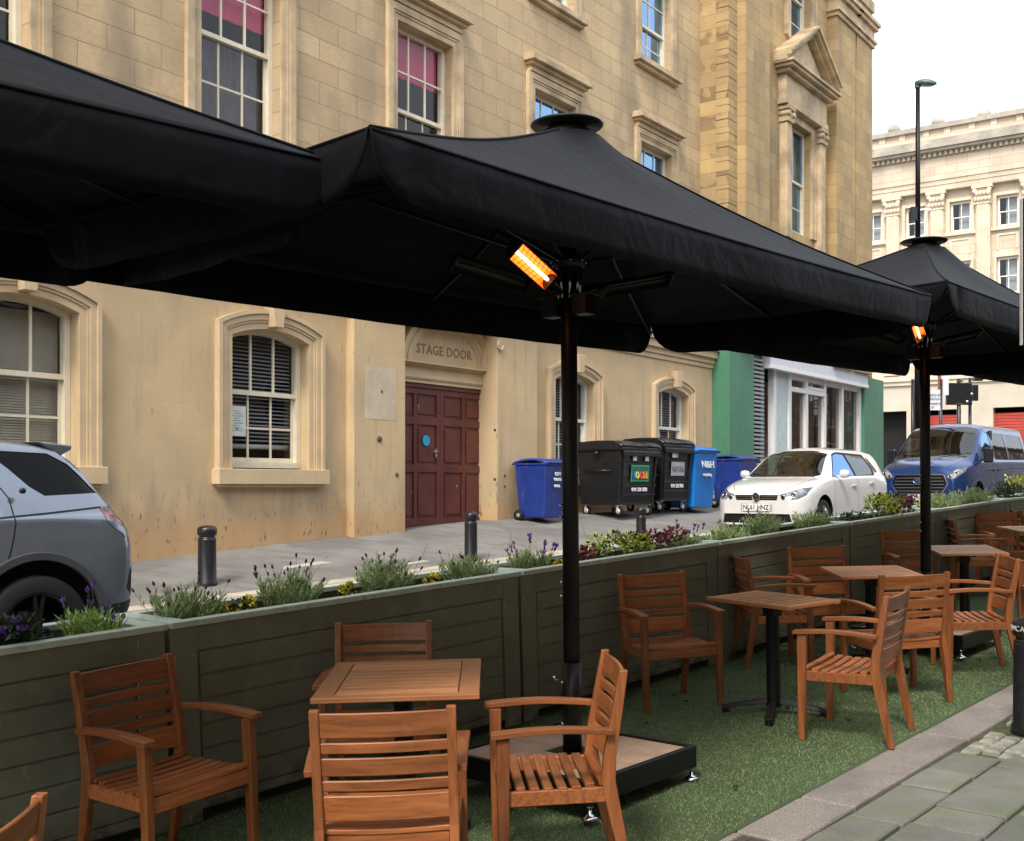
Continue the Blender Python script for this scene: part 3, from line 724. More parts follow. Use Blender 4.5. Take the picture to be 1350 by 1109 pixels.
def lavender(s, t, h=.28, w=.2, stems=110, label='', fl=None, lm=None, buds=14):
    r = plant_root(s, t, 'lavender_plant', label, 'lavender clumps in the planters'); mb = MB(); ms = MB()
    for i in range(int(stems*.9)):
        a = random.random()*2*PI; q = random.random()**.6; base = Vector((math.cos(a)*q*w*.45, math.sin(a)*q*w*.35, 0))
        lean = Vector((math.cos(a)*q*.55+random.uniform(-.12, .12), math.sin(a)*q*.55+random.uniform(-.12, .12), 1)).normalized(); L = h*random.uniform(.5, 1.0)*(1-.25*q)
        pts = [base, base+lean*L*.5+Vector((0, 0, .01)), base+lean*L]
        ms.tube(pts, [.0022, .0018, .001], 4, cap=False, smooth=True)
        for k in range(random.randint(14, 20)):
            u = random.uniform(.12, .98); p = pts[0].lerp(pts[2], u); dd = (lean*random.uniform(.6, 1.3)+rdir(-.3)*.8)
            leaf(mb, p, dd, random.uniform(.034, .06), random.uniform(.0055, .009))
        if i < buds:
            top = pts[2]+lean*random.uniform(.03, .09); ms.tube([pts[2], top], .0013, 4, cap=False)
            for (rr, z0, z1) in ((.0075, 0, .028),):
                q_ = lean.to_track_quat('Z', 'Y').to_matrix().to_4x4(); mbud = MB(); mbud.lathe([(.002, 0), (.0068, .007), (.006, .017), (.0015, .025)], 6, Matrix.Translation(top) @ q_)
            spk = mbud.build('flower_spike', m_budd, r, fix=False)
            if fl:
                mf = MB()
                for k in range(5): leaf(mf, top+lean*.024, lean*1.4+rdir(0)*.8, random.uniform(.028, .042), .016)
                mf.build('plume', m_purp, spk, fix=False)
    mb.build('leaves', lm or m_lav, r, fix=False); ms.build('stem', m_stem, r, fix=False)
    return r
def bushy(s, t, h, w, n, label, m1, leafL=.035, lw=.022, name='golden_shrub', group=None, mflow=None, nf=0, cat='shrub', dl=.5, dark=None):
    r = plant_root(s, t, name, label, group, cat); mb = MB(); ms = MB(); mf = MB(); md = MB()
    for i in range(18):
        a = random.random()*2*PI; e = Vector((math.cos(a)*w*dl, math.sin(a)*w*.32, h*random.uniform(.5, .9))); ms.tube([(0, 0, -.02), e*.5, e], [.005, .003, .0015], 5, cap=False)
    cl = [(random.uniform(-.8, .8)*w*dl, random.uniform(-.6, .6)*w*.33, h*random.uniform(.25, .8), random.uniform(.16, .34)*h) for _ in range(14)]
    for i in range(n):
        c = random.choice(cl); d = rdir(-.4); p = Vector(c[:3])+d*c[3]*random.uniform(.55, 1.08)
        if p.z < .02: p.z = random.uniform(.02, .06)
        tgt = md if (dark and random.random() < .3) else mb  # random share of the leaves takes the dark green material
        leaf(tgt, p, d+rdir(-.2)*.8, leafL*random.uniform(.6, 1.2), lw*random.uniform(.7, 1.2))
    for i in range(nf):
        c = random.choice(cl); d = rdir(.1); p = Vector(c[:3])+d*c[3]*1.15
        mf = MB()
        for k in range(6): leaf(mf, p, d*.5+rdir(-.1), .03, .024)
        mf.build('flower', mflow, r, fix=False)
    mb.build('leaves', m1, r, fix=False); ms.build('stem', m_stem, r, fix=False)
    if md.v: md.build('dark_leaves', dark, r, fix=False)
    return r
def pxs(px, t):   # s of the point on line t=const seen at column px
    u = (px-CX)/F; z = t/(N.x*u+N.y); return z*(u*D.x+D.y)
T1 = 4.62+.2
bushy(pxs(28, T1), T1, .17, .3, 260, 'low pansies with dark leaves and deep purple flowers beside the grey car wheel', m_dkgr, .06, .03, 'pansy_plant', 'bedding flowers in the planters', m_purp, 34, 'flowers')
bushy(pxs(-25, T1), T1, .13, .26, 160, 'white-flowered pansies with dark leaves at the left edge of the photo', m_dkgr, .06, .03, 'pansy_plant', 'bedding flowers in the planters', m_whitep, 10, 'flowers')
lavender(pxs(122, T1), T1, .17, .22, 120, 'fresh green lavender with pale purple tips in front of the grey car bumper', fl=True, lm=m_lav2, buds=7)
lavender(pxs(240, T1+.05), T1+.03, .24, .26, 120, 'sparse grey-green lavender left of the first street bollard', buds=16)
bushy(pxs(300, T1), T1, .12, .3, 170, 'low yellow violas at the foot of the first street bollard', m_dkgr, .03, .018, 'viola_plant', 'bedding flowers in the planters', m_yel, 26, 'flowers')
lavender(pxs(388, T1), T1+.03, .25, .25, 150, 'rounded lavender with dark buds right of the first street bollard', buds=24)
bushy(pxs(455, T1), T1, .11, .16, 70, 'small yellow violas between two lavenders behind the first table', m_dkgr, .03, .018, 'viola_plant', 'bedding flowers in the planters', m_yel, 14, 'flowers')
lavender(pxs(512, T1), T1+.03, .27, .27, 150, 'tallest lavender, directly behind the first table in front of the cream wall', buds=18)
bushy(pxs(570, T1), T1, .10, .16, 60, 'tiny yellow violas before the stage door bollard', m_dkgr, .03, .018, 'viola_plant', 'bedding flowers in the planters', m_yel, 12, 'flowers')
lavender(pxs(618, T1), T1+.03, .22, .27, 130, 'pale lavender at the foot of the stage door bollard', buds=8)
lavender(pxs(703, T1), T1+.03, .19, .2, 120, 'lavender with bright purple plumes just left of the near parasol pole', fl=True, buds=12)
bushy(pxs(745, T1), T1, .07, .2, 90, 'yellow violas hidden partly behind the near parasol pole', m_dkgr, .03, .018, 'viola_plant', 'bedding flowers in the planters', m_yel, 14, 'flowers')
bushy(pxs(772, T1), T1, .17, .16, 60, 'small dark red leafy shrub touching the right side of the near parasol pole', m_pink, .06, .03, 'red_leaf_shrub', 'red-leaved shrubs', m_pink, 6, dark=m_dkgr)
bushy(pxs(818, T1), T1, .21, .52, 900, 'golden green bushy shrub right of the near parasol pole, by the third bollard', m_gold, .035, .024, 'golden_shrub', 'golden shrubs', dark=m_dkgr)
bushy(pxs(868, T1), T1, .2, .4, 190, 'dark red leafy shrub between the golden shrub and the next lavender', m_pink, .055, .03, 'red_leaf_shrub', 'red-leaved shrubs', m_pink, 8, dark=m_dkgr)
lavender(pxs(905, T1), T1+.03, .17, .26, 120, 'green lavender with three dark plumes below the bright blue bin', fl=True, lm=m_lav, buds=6)
lavender(pxs(965, T1), T1+.03, .19, .36, 150, 'low lavender in front of the white car number plate, left one', buds=6, lm=m_lav)
lavender(pxs(1010, T1), T1+.03, .27, .3, 150, 'taller lavender in front of the white car bumper corner', buds=8, lm=m_lav)
lavender(pxs(1075, T1), T1+.03, .23, .32, 150, 'lavender in front of the white car front wheel', buds=6, lm=m_lav)
bushy(pxs(1125, T1), T1, .16, .3, 120, 'dark leafy plant below the white car door', m_dkgr, .05, .02, 'leafy_plant', 'leafy fillers in the planters', None, 0, 'plant')
bushy(pxs(1160, T1), T1, .32, .5, 620, 'golden green shrub below the rear of the white car', m_gold, .04, .026, 'golden_shrub', 'golden shrubs', dark=m_dkgr)
bushy(pxs(1192, T1), T1, .25, .36, 150, 'pink and red plant left of the far parasol pole', m_pink, .05, .03, 'red_leaf_shrub', 'red-leaved shrubs', m_pink, 8, dark=m_dkgr)
lavender(pxs(1240, T1), T1+.03, .26, .5, 170, 'wide lavender right of the far parasol pole, below the van grille', buds=6, lm=m_lav)
lavender(pxs(1285, T1), T1+.03, .28, .45, 150, 'lavender with faded heads below the van front wheel', buds=18, lm=m_lav)
bushy(pxs(1330, T1), T1, .3, .5, 200, 'dark spiky plant near the right edge below the van side', m_dkgr, .1, .02, 'leafy_plant', 'leafy fillers in the planters', None, 0, 'plant')
bushy(pxs(1352, T1), T1, .4, .5, 420, 'golden shrub at the right edge of the photo', m_gold, .045, .028, 'golden_shrub', 'golden shrubs')

# ================================================================ BOLLARDS
def make_bollard(M, label):
    r = empty('cast_iron_bollard', M, label, 'bollard', 'black cast-iron bollards')
    mb = MB(); mb.lathe([(.125, -.05), (.125, .02), (.112, .04), (.108, .5), (.108, .515)], 28); mb.build('shaft', M_iron, r)
    mb = MB(); mb.lathe([(.108, .516), (.098, .525), (.094, .545), (.112, .555), (.118, .575), (.118, .62), (.105, .645), (.06, .662), (.001, .666)], 28); mb.build('head', M_iron, r)
    return r
bol_specs = [((-3.43, 12.8), .68, .93, 'first street bollard, in front of the cream wall under the arched window'), ((-.56, 15.5), .66, .8, 'street bollard in front of the stage door'),
             ((2.02, 17.8), .66, .7, 'street bollard in front of the black bins'), ((3.075, 6.73), .66, .93, 'near bollard with white scuffs cut by the right edge of the photo')]
bp_ = None
for (xy, h, wsc, lab) in bol_specs:
    M = upright(xy[0], xy[1], 0) @ Matrix.Diagonal((wsc, wsc, 1.0, 1))
    if bp_ is None: o = bp_ = make_bollard(M, lab)
    else: o = copy_tree(bp_)
    o.matrix_world = M; o['label'] = lab
# raised pale lettering on the near bollard head (city name band)
_nb = [o for o in bpy.data.objects if o.get('label') == bol_specs[3][3]][0]
m_lett = flat('worn_white_lettering', (.45, .45, .43), .6)
for i, ch in enumerate('NEWCASTLE'):
    a = math.radians(150+i*17); R = .1195
    text_obj('lettering', ch, m_lett, [c for c in _nb.children if c.name.startswith('head')][0], Matrix.Rotation(a, 4, 'Z') @ Matrix.Translation((R, 0, .598)) @ Matrix.Rotation(PI/2, 4, 'Z') @ Matrix.Rotation(PI/2, 4, 'X'), .045, .002)

# hanging black sign panel at the right edge
p = Vector((.4475, 1))*6.0
M = Matrix.Translation((p.x+.16, p.y, 0)) @ Matrix.Rotation(math.radians(-2), 4, 'Z')
zt, zb_ = EYE+(640-262)/F*6.0, EYE+(640-455)/F*6.0
r = empty('hanging_sign', M @ Matrix.Translation((0, 0, zb_)), 'tall black hanging sign panel with white lettering cut by the right edge of the photo', 'sign')
mb = MB(); mb.box((-.155, -.012, 0), (.3, .012, zt-zb_)); mb.build('panel', M_black, r, bevel=.003)
m_signw = flat('white_sign_lettering', (.7, .7, .7), .5)
text_obj('lettering', 'C', m_signw, r, Matrix.Translation((-.095, -.016, .06)) @ Matrix.Rotation(PI/2, 4, 'X'), .09, .002)
text_obj('lettering', 'B', m_signw, r, Matrix.Translation((-.085, -.016, .16)) @ Matrix.Rotation(PI/2, 4, 'X'), .1, .002)
mb = MB(); mb.box((-.16, -.014, 0), (-.1555, .014, zt-zb_)); mb.build('edge_strip', flat('pale_edge', (.5, .5, .5), .5), r)
mb = MB(); mb.tube([(-.12, 0, zt-zb_+.03), (.95, 0, zt-zb_+.03)], .014, 10); mb.tube([(0, 0, zt-zb_), (0, 0, zt-zb_+.03)], .006, 6); mb.tube([(.95, 0, -zb_+.1), (.95, 0, zt-zb_+.15)], .035, 12); mb.build('hanger', M_black, r)
# ================================================================ THEATRE BUILDING  (local: x along wall, y into wall, z up)
DBL = 11.6
MB_ = Matrix(((DB.x, NB.x, 0, DBL*NB.x), (DB.y, NB.y, 0, DBL*NB.y), (0, 0, 1, 0), (0, 0, 0, 1)))
def W(px, py, dep=0.0):
    u = (px-CX)/F; d = DBL+dep; z = d/(u*NB.x+NB.y); return z*(u*DB.x+DB.y), EYE-(py-H)/F*z
def Q(px, dep=0.0): return W(px, 0, dep)[0]
def HH(px, py, dep=0.0): return W(px, py, dep)[1]
def gwall(q, d=0): p = DB*q+NB*(DBL+d); return G(p.x, p.y)
thea = empty('theatre_building', MB_, 'long sandstone theatre building with sash windows, cream painted ground floor and stage door', 'building')

# cream painted render of the ground floor
m_cream = mat('cream_painted_render', (.57, .43, .25), .8, var=.07, scale=1.3, bump=.25, bscale=25, detail=9, bdist=.01)
setc(m_cream, mixc(m_cream, mul(m_cream, noise(m_cream, 2.2, .5, .72, stretch=(1, 1, .45)), .35), cur(m_cream), (.40, .32, .23)))
_bt = brick(m_cream, 1.15, .46, .004, (1, 1, 1), (.93, .93, .94), (.62, .6, .58), bump=.12)
setc(m_cream, mixc(m_cream, .30, cur(m_cream), _bt.outputs['Color'], 'MULTIPLY'))
setc(m_cream, mixc(m_cream, mul(m_cream, noise(m_cream, 3.2, .56, .74, stretch=(2.2, 1, .16), detail=7), .5), cur(m_cream), (.30, .235, .155)))
_low = zramp(m_cream, 2.3, 1.15)            # grime and orange splash near the pavement
setc(m_cream, mixc(m_cream, mul(m_cream, _low, noise(m_cream, 3.0, .38, .62, stretch=(1, 1, .35))), cur(m_cream), (.33, .265, .185)))
_low2 = zramp(m_cream, 1.55, 1.15)
setc(m_cream, mixc(m_cream, mul(m_cream, _low2, .75), cur(m_cream), (.50, .31, .145)))
setc(m_cream, mixc(m_cream, mul(m_cream, noise(m_cream, 7, .66, .72, stretch=(2.6, 1, .45)), .55), cur(m_cream), (.2, .15, .1)))
setc(m_cream, mixc(m_cream, mul(m_cream, zramp(m_cream, 1.9, 1.2), noise(m_cream, 12, .62, .68, stretch=(2, 1, .6))), cur(m_cream), (.14, .1, .07)))
m_trim = mat('cream_painted_stone_trim', (.56, .43, .27), .7, var=.08, scale=3, bump=.15, bscale=40)
setc(m_trim, mixc(m_trim, mul(m_trim, noise(m_trim, 5, .55, .8), .4), cur(m_trim), (.4, .31, .2)))
def ashlar(name, c1, c2, cm, w=.78, h=.315):
    m = mat(name, c1, .85, var=.1, scale=2, bump=.35, bscale=45, detail=9)
    bt = brick(m, w, h, .006, c1, c2, cm, bump=.55)
    tone = mixc(m, mul(m, noise(m, 1.1, .42, .68, detail=8), .7), bt.outputs['Color'], (c1[0]*.62, c1[1]*.62, c1[2]*.66))
    tone = mixc(m, mul(m, noise(m, 26, .45, .75, stretch=(.5, 1, 1.6)), .35), tone, (c2[0]*.6, c2[1]*.58, c2[2]*.55))
    tone = mixc(m, mul(m, noise(m, .55, .52, .66, stretch=(1.8, 1, .5), detail=7), .55), tone, (.16, .135, .10))
    setc(m, tone); return m
m_ash = ashlar('weathered_sandstone_ashlar', (.60, .455, .27), (.49, .365, .215), (.26, .19, .11))
m_ash2 = ashlar('golden_sandstone_ashlar', (.52, .37, .175), (.38, .27, .135), (.2, .14, .08), .62, .33)
m_stone = mat('sandstone_moulding', (.52, .40, .25), .8, var=.2, scale=2.5, bump=.3, bscale=50, detail=9)
setc(m_stone, mixc(m_stone, mul(m_stone, noise(m_stone, 1.4, .48, .66), .6), cur(m_stone), (.2, .165, .125)))
m_sash = mat('cream_sash_paint', (.72, .66, .52), .45, var=.06, scale=6)
m_sashw = mat('white_sash_paint', (.76, .75, .70), .45, var=.06, scale=6)
m_room = flat('dark_room_wall', (.035, .033, .03), .9)
m_blind = mat('grey_slatted_blind', (.30, .31, .33), .6, var=.1, scale=20)
m_blind2 = mat('pale_pleated_blind', (.48, .43, .34), .7, var=.1, scale=3, bump=.1, bscale=30)
m_magenta = mat('magenta_roller_blind', (.5, .03, .11), .7, var=.1, scale=4)
m_curtain = mat('dark_violet_curtain', (.085, .075, .085), .9, var=.3, scale=3, stretch=(8, 1, 1))
m_orange = mat('orange_curtain', (.5, .12, .04), .8, var=.2, scale=6, stretch=(8, 1, 1))

def arcpts(q0, q1, hs, rise, n=12):
    """left spring to right spring"""
    if rise <= 0: return [(q0, hs), (q1, hs)]
    c = (q0+q1)/2; a = (q1-q0)/2; R = (a*a+rise*rise)/(2*rise); th = math.asin(min(1, a/R))
    if rise > a*.98: th = PI/2
    return [(c+R*math.sin(-th+2*th*i/n), hs+rise-R+R*math.cos(-th+2*th*i/n)) for i in range(n+1)]
def opening(q0, q1, h0, h1, rise): return [(q1, h0), (q0, h0)][::-1][::-1] and [(q0, h0)]+arcpts(q0, q1, h1, rise)+[(q1, h0)]
def offset_path(q0, q1, h0, hs, rise, o, n=12):
    if rise <= 0: return [(q0-o, h0), (q0-o, hs+o), (q1+o, hs+o), (q1+o, h0)]
    c = (q0+q1)/2; a = (q1-q0)/2; R = (a*a+rise*rise)/(2*rise); zc = hs+rise-R; Ro = R+o; ao = a+o
    th = math.asin(min(1, ao/Ro)); return [(q0-o, h0)]+[(c+Ro*math.sin(-th+2*th*i/n), zc+Ro*math.cos(-th+2*th*i/n)) for i in range(n+1)]+[(q1+o, h0)]
def strip(mb, pa, pb, y0, y1):
    """solid band between two equal-length paths (inner pa, outer pb) from depth y0 (front) to y1"""
    n = len(pa); vs = [(a, y0, b) for a, b in pa]+[(a, y0, b) for a, b in pb]+[(a, y1, b) for a, b in pa]+[(a, y1, b) for a, b in pb]; fs = []
    for i in range(n-1):
        fs += [(i, i+1, n+i+1, n+i), (2*n+i, 3*n+i, 3*n+i+1, 2*n+i+1), (i, 2*n+i, 2*n+i+1, i+1), (n+i, n+i+1, 3*n+i+1, 3*n+i)]
    fs += [(0, n, 3*n, 2*n), (n-1, 3*n-1, 4*n-1, 2*n-1)]
    mb.add(vs, fs)
def wall(name, x0, x1, z0, z1, holes, mt, y=0.0, rev=.2, parent=thea):
    mb = MB(); polys = [[(x0, z0), (x1, z0), (x1, z1), (x0, z1)]]+holes
    allp = [p for pl in polys for p in pl]; tri = tessellate_polygon([[Vector((a, b, 0)) for a, b in pl] for pl in polys])
    mb.add([(a, y, b) for a, b in allp], [tuple(t) for t in tri])
    for hl in holes:
        n = len(hl); mb.add([(a, y, b) for a, b in hl]+[(a, y+rev, b) for a, b in hl], [(i, (i+1) % n, n+(i+1) % n, n+i) for i in range(n)])
    mb.add([(x0, y, z0), (x0, y, z1), (x0, y+.9, z1), (x0, y+.9, z0), (x1, y, z0), (x1, y, z1), (x1, y+.9, z1), (x1, y+.9, z0)], [(0, 1, 2, 3), (4, 7, 6, 5), (1, 5, 6, 2)])
    return mb.build(name, mt, parent, fix=True)

def sash(q0, q1, h0, h1, rise, y, cols=3, rowsT=2, rowsB=2, meet=.52, fm=m_sash, pm=M_glass, parent=thea, nm='window', out=.0, bar=.028, fr=.07):
    """box frame (the part) with glazing bars; pane as its child. y = depth of the frame's front"""
    mb = MB(); pin = offset_path(q0+fr, q1-fr, h0+fr, h1-fr*.4 if rise else h1-fr, rise, 0); pout = offset_path(q0, q1, h0, h1, rise, 0)
    pin = offset_path(q0+fr, q1-fr, h0+fr, h1-(fr*.5 if rise else fr), rise*.8, 0)
    strip(mb, pin, pout, y, y+.1); mb.box((q0, y+.003, h0), (q1, y+.1, h0+fr*1.1))
    hm = h0+(h1+rise*.5-h0)*meet; a, b = q0+fr, q1-fr; 
    def top(x):
        if rise <= 0: return h1-fr
        pts = pin; 
        for (xa, za), (xb, zb) in zip(pts[1:-1], pts[2:-1]):
            if xa <= x <= xb: return za+(zb-za)*(x-xa)/(xb-xa+1e-9)
        return h1
    # upper sash in front, lower sash 4 cm behind
    mb.box((a-.004, y+.012, hm-.03), (b+.004, y+.062, hm+.03)); mb.box((a, y+.064, hm-.03), (b, y+.094, hm+.028))
    for side in (a, b-.035): mb.box((side, y+.066, h0+fr*1.1), (side+.035, y+.092, hm-.03)); 
    mb.box((a, y+.067, h0+fr*1.1), (b, y+.093, h0+fr*1.1+.06))
    for k in range(1, cols):
        x = a+(b-a)*k/cols; mb.box((x-bar/2, y+.02, hm+.03), (x+bar/2, y+.05, top(x)+.01)); mb.box((x-bar/2-.006, y+.07, h0+fr*1.1+.06), (x+bar/2-.006, y+.09, hm-.03))
    for k in range(1, rowsT):
        z = hm+(h1-fr-hm)*k/rowsT; mb.box((a, y+.022, z-bar/2), (b, y+.048, z+bar/2))
    for k in range(1, rowsB):
        z = h0+.1+(hm-h0-.13)*k/rowsB; mb.box((a+.035, y+.072, z-bar/2), (b-.035, y+.088, z+bar/2))
    w = mb.build(nm, fm, parent, fix=True)
    mb = MB(); pp = offset_path(q0+fr, q1-fr, hm, h1-(fr*.5 if rise else fr), rise*.8, 0); mb.add([(p, y+.036, z) for p, z in pp], [tuple(range(len(pp)))])
    mb.add([(a, y+.08, h0+fr), (b, y+.08, h0+fr), (b, y+.08, hm), (a, y+.08, hm)], [(0, 1, 2, 3)]); mb.build('pane', pm, w, fix=False)
    return w
def slat_blind(w, q0, q1, z0, z1, y, m=None, pitch=.05, tilt=.6):
    mb = MB(); z = z1-.02
    while z > z0:
        dy, dz = .022*math.cos(tilt), .022*math.sin(tilt); mb.add([(q0, y-dy, z-dz), (q1, y-dy, z-dz), (q1, y+dy, z+dz), (q0, y+dy, z+dz)], [(0, 1, 2, 3)]); z -= pitch
    mb.build('blind', m or m_blind, w, fix=False)
def sheet_blind(w, q0, q1, z0, z1, y, m):
    mb = MB(); n = 24; vs = []
    for i in range(n+1):
        x = q0+(q1-q0)*i/n; vs += [(x, y+.012*math.sin(i*1.9), z0), (x, y+.006*math.sin(i*1.9), z1)]
    mb.add(vs, [(2*i, 2*i+2, 2*i+3, 2*i+1) for i in range(n)], True); mb.build('blind', m, w, fix=False)

# ---- ground floor arched windows: (centre column, width, heights)
W1a, W1b = Q(302), Q(406)
W1W = W1b-W1a; h_sill = HH(355, 619); h_spr = HH(304, 440)
c1 = (W1a+W1b)/2; W1W = 1.36
c0_ = Q(102)-W1W/2-.0; c3 = Q((728+785)/2); c4 = Q((865+908)/2)
print('win q', c0_, c1, c3, c4, 'W', W1b-W1a, Q(785)-Q(728), Q(908)-Q(865), 'sill', h_sill, 'spring', h_spr, HH(866, 507), HH(730, 492))
RISE = .13
gwins = [(c0_, 0), (c1, 1), (c3, 2), (c4, 3)]
HS0, HS1 = h_sill+.0, h_spr-.01
holes = []
for c, k in gwins: holes.append(opening(c-W1W/2, c+W1W/2, HS0, HS1, RISE))
# door bay projects; wall split: left part / bay / right part
bayL, bayR = Q(467, -.16), Q(708, -.16); doorL, doorR = Q(534, -.16), Q(656, -.16)
GT = 4.62   # top of the painted ground floor
print('bay', bayL, bayR, 'door', doorL, doorR)
q_end = Q(943, 0)
def gsel(a, b): return [opening(c-W1W/2, c+W1W/2, HS0, HS1, RISE) for c, k in gwins if a < c < b]
wl = wall('ground_floor_wall', -12, bayL+.02, -.6, GT, gsel(-12, bayL), m_cream, 0, .22)
wall('ground_floor_wall', bayR-.02, q_end+.5, -.6, GT, gsel(bayR, 99), m_cream, 0, .22)
dh = [(doorL, gwall((doorL+doorR)/2)-.1), (doorL, 4.35), (doorR, 4.35), (doorR, gwall((doorL+doorR)/2)-.1)]
wall('door_bay', bayL, bayR, -.6, GT, [dh], m_cream, -.16, .62)
# raised rendered panels and string course
mb = MB()
for a, b, y in ((-12, bayL, 0), (bayR+.001, q_end+.5, 0)):
    for z0, z1, pr in ((GT-.22, GT-.12, .035), (GT-.12, GT-.0, .07), (GT, GT+.16, .14), (GT+.16, GT+.34, .20), (GT+.34, GT+.42, .06)): mb.box((a, y-pr, z0), (b, y+.5, z1-.0015))
for z0, z1, pr in ((GT-.22, GT-.12, .035), (GT-.12, GT-.0, .07), (GT, GT+.16, .14), (GT+.16, GT+.34, .20), (GT+.34, GT+.42, .06)): mb.box((bayL-.03, -.16-pr, z0), (bayR+.03, .5, z1-.0015))
mb.build('string_course', m_trim, thea)
kinds = {0: (m_blind2, 1), 1: (m_blind, 0), 2: (m_blind, 0), 3: (m_blind, 0)}
for c, k in gwins:
    q0, q1 = c-W1W/2, c+W1W/2
    w = sash(q0+.005, q1-.005, HS0+.02, HS1, RISE, .13, cols=3, rowsT=1 if k else 1, rowsB=2, meet=.56, fm=m_sash if k < 2 else m_sashw)
    w['label'] = ['arched window half hidden by the grey car', 'arched window with a notice in its lower left pane', 'arched window crossed by the near parasol pole', 'small arched window above the black bins'][k]
    if k: slat_blind(w, q0+.06, q1-.06, HS0+.36 if k == 1 else HS0+.1, HS1+RISE, .30, pitch=.052)
    else:
        slat_blind(w, q0+.06, q1-.06, HS0+.1, HS1+RISE-.12, .30, m=m_blind2, pitch=.03, tilt=1.1)
    # moulded architrave
    mb = MB()
    for (o0, o1, pr) in ((.0, .085, .045), (.085, .12, .06), (.12, .20, .075), (.20, .255, .10)):
        strip(mb, offset_path(q0, q1, HS0, HS1, RISE, o0+.001), offset_path(q0, q1, HS0, HS1, RISE, o1), -pr, .01)
    mb.build('surround', m_trim, w)
    mb = MB(); kz = HS1+RISE; mb.prism([(c-.075, kz+.02), (c+.075, kz+.02), (c+.12, kz+.36), (c-.12, kz+.36)], -.19, .0); mb.build('keystone', m_trim, w, bevel=.006, seg=1)
    mb = MB(); mb.box((q0-.30, -.15, HS0-.2), (q1+.30, .12, HS0-.0)); mb.box((q0-.24, -.11, HS0-.235), (q1+.24, .02, HS0-.2)); mb.build('sill', m_trim, w, bevel=.006, seg=1)
    if k == 1:   # paper notice taped inside the lower left pane, pale roll beneath the blind
        mb = MB(); a = q0+.105; z = HS0+.42; mb.box((a+.06, .198, z+.02), (a+.33, .200, z+.42)); nt = mb.build('notice', flat('white_paper_notice', (.62, .68, .68), .7), w)
        mt = flat('grey_notice_print', (.25, .32, .34), .7)
        mb = MB()
        for i in range(9): mb.box((a+.10+.02*(i % 2), .1965, z+.09+i*.032), (a+.28-.03*((i*7) % 3), .1975, z+.1+i*.032))
        mb.box((a+.16, .1965, z+.10), (a+.2, .1974, z+.14)); mb.build('print', mt, w)
        mb = MB(); mb.tube([(q0+.08, .31, HS0+.31), (q1-.08, .31, HS0+.31)], .035, 10); mb.build('blind_roll', flat('pale_blind_roll', (.45, .45, .43), .6), w)
# ---- upper wall with its windows
UY = .30
def UW(pa, pb, pyt, dep=UY): return Q(pa, dep), Q(pb, dep), HH(pa, pyt, dep)
uw = {}
ux = [(-42, 50), (268, 372), (517, 592), (699, 752), (841, 882)]
HD1 = HH(517, 22, UY)-.0
print('upper', [(round(Q(a, UY), 2), round(Q(b, UY), 2), round(Q(b, UY)-Q(a, UY), 2)) for a, b in ux], 'hood', HH(515, 2, UY), HH(692, 80, UY), HH(835, 148, UY), 'sill2', HH(713, 5, UY), HH(833, 70, UY))
spx = [(713, 769), (833, 895)]
UWW = 1.38; HB = 6.35; HT_ = 9.0
ucs = [Q(35, UY)-.66, Q(318, UY), (Q(513, UY)+Q(605, UY))/2-.02, (Q(693, UY)+Q(768, UY))/2-.02, (Q(834, UY)+Q(894, UY))/2-.02]
print('ucs', ucs, 'pitch', [round(b-a, 2) for a, b in zip(ucs, ucs[1:])])
pq0 = Q(960, -.4)     # pavilion left edge
H2 = (HH(713, 5, UY)+HH(833, 70, UY))/2
uholes = [opening(c-UWW/2, c+UWW/2, HB, HT_, 0) for c in ucs]
c2s = [ucs[3], ucs[4]]+[ucs[1], ucs[2]]
uholes += [opening(c-UWW/2, c+UWW/2, H2+.05, H2+2.1, 0) for c in c2s]
wall('upper_wall', -12, pq0+.3, GT+.40, 17.2, uholes, m_ash, UY, .25)
for i, c in enumerate(ucs):
    q0, q1 = c-UWW/2, c+UWW/2
    w = sash(q0+.004, q1-.004, HB+.02, HT_-.004, 0, UY+.14, cols=3, rowsT=2, rowsB=2, meet=.5, fm=m_sash, pm=M_glass_skytint if i >= 3 else M_glass)
    w['label'] = ['upper window at the top left corner with dark panes', 'tall upper window with a red blind at its top and violet curtains', 'upper window with a crimson blind above the near parasol', 'upper window with a sky-blue tinted reflection above the parasol cap', 'smaller upper window with a sky-blue tinted reflection, rightmost of its row'][i]
    if i in (1, 2): sheet_blind(w, q0+.06, q1-.06, HT_-(.98 if i == 1 else .74), HT_-.03, UY+.27, m_magenta)
    if i == 1: sheet_blind(w, q0+.05, q1-.05, HB+.05, HB+1.35, UY+.33, m_curtain)
    mb = MB()
    for (o0, o1, pr) in ((0, .09, .04), (.09, .13, .055), (.13, .24, .075)): strip(mb, offset_path(q0, q1, HB, HT_, 0, o0+.001), offset_path(q0, q1, HB, HT_, 0, o1), UY-pr, UY+.01)
    mb.build('surround', m_stone, w)
    mb = MB()
    for z0, z1, pr, ex in ((.26, .36, .09, .20), (.36, .42, .16, .25), (.42, .50, .24, .31), (.50, .55, .19, .28)): mb.box((q0-ex, UY-pr, HT_+z0), (q1+ex, UY+.01, HT_+z1-.001))
    mb.build('hood', m_stone, w)
    mb = MB(); mb.box((q0-.28, UY-.14, HB-.16), (q1+.28, UY+.12, HB)); mb.build('sill', m_stone, w)
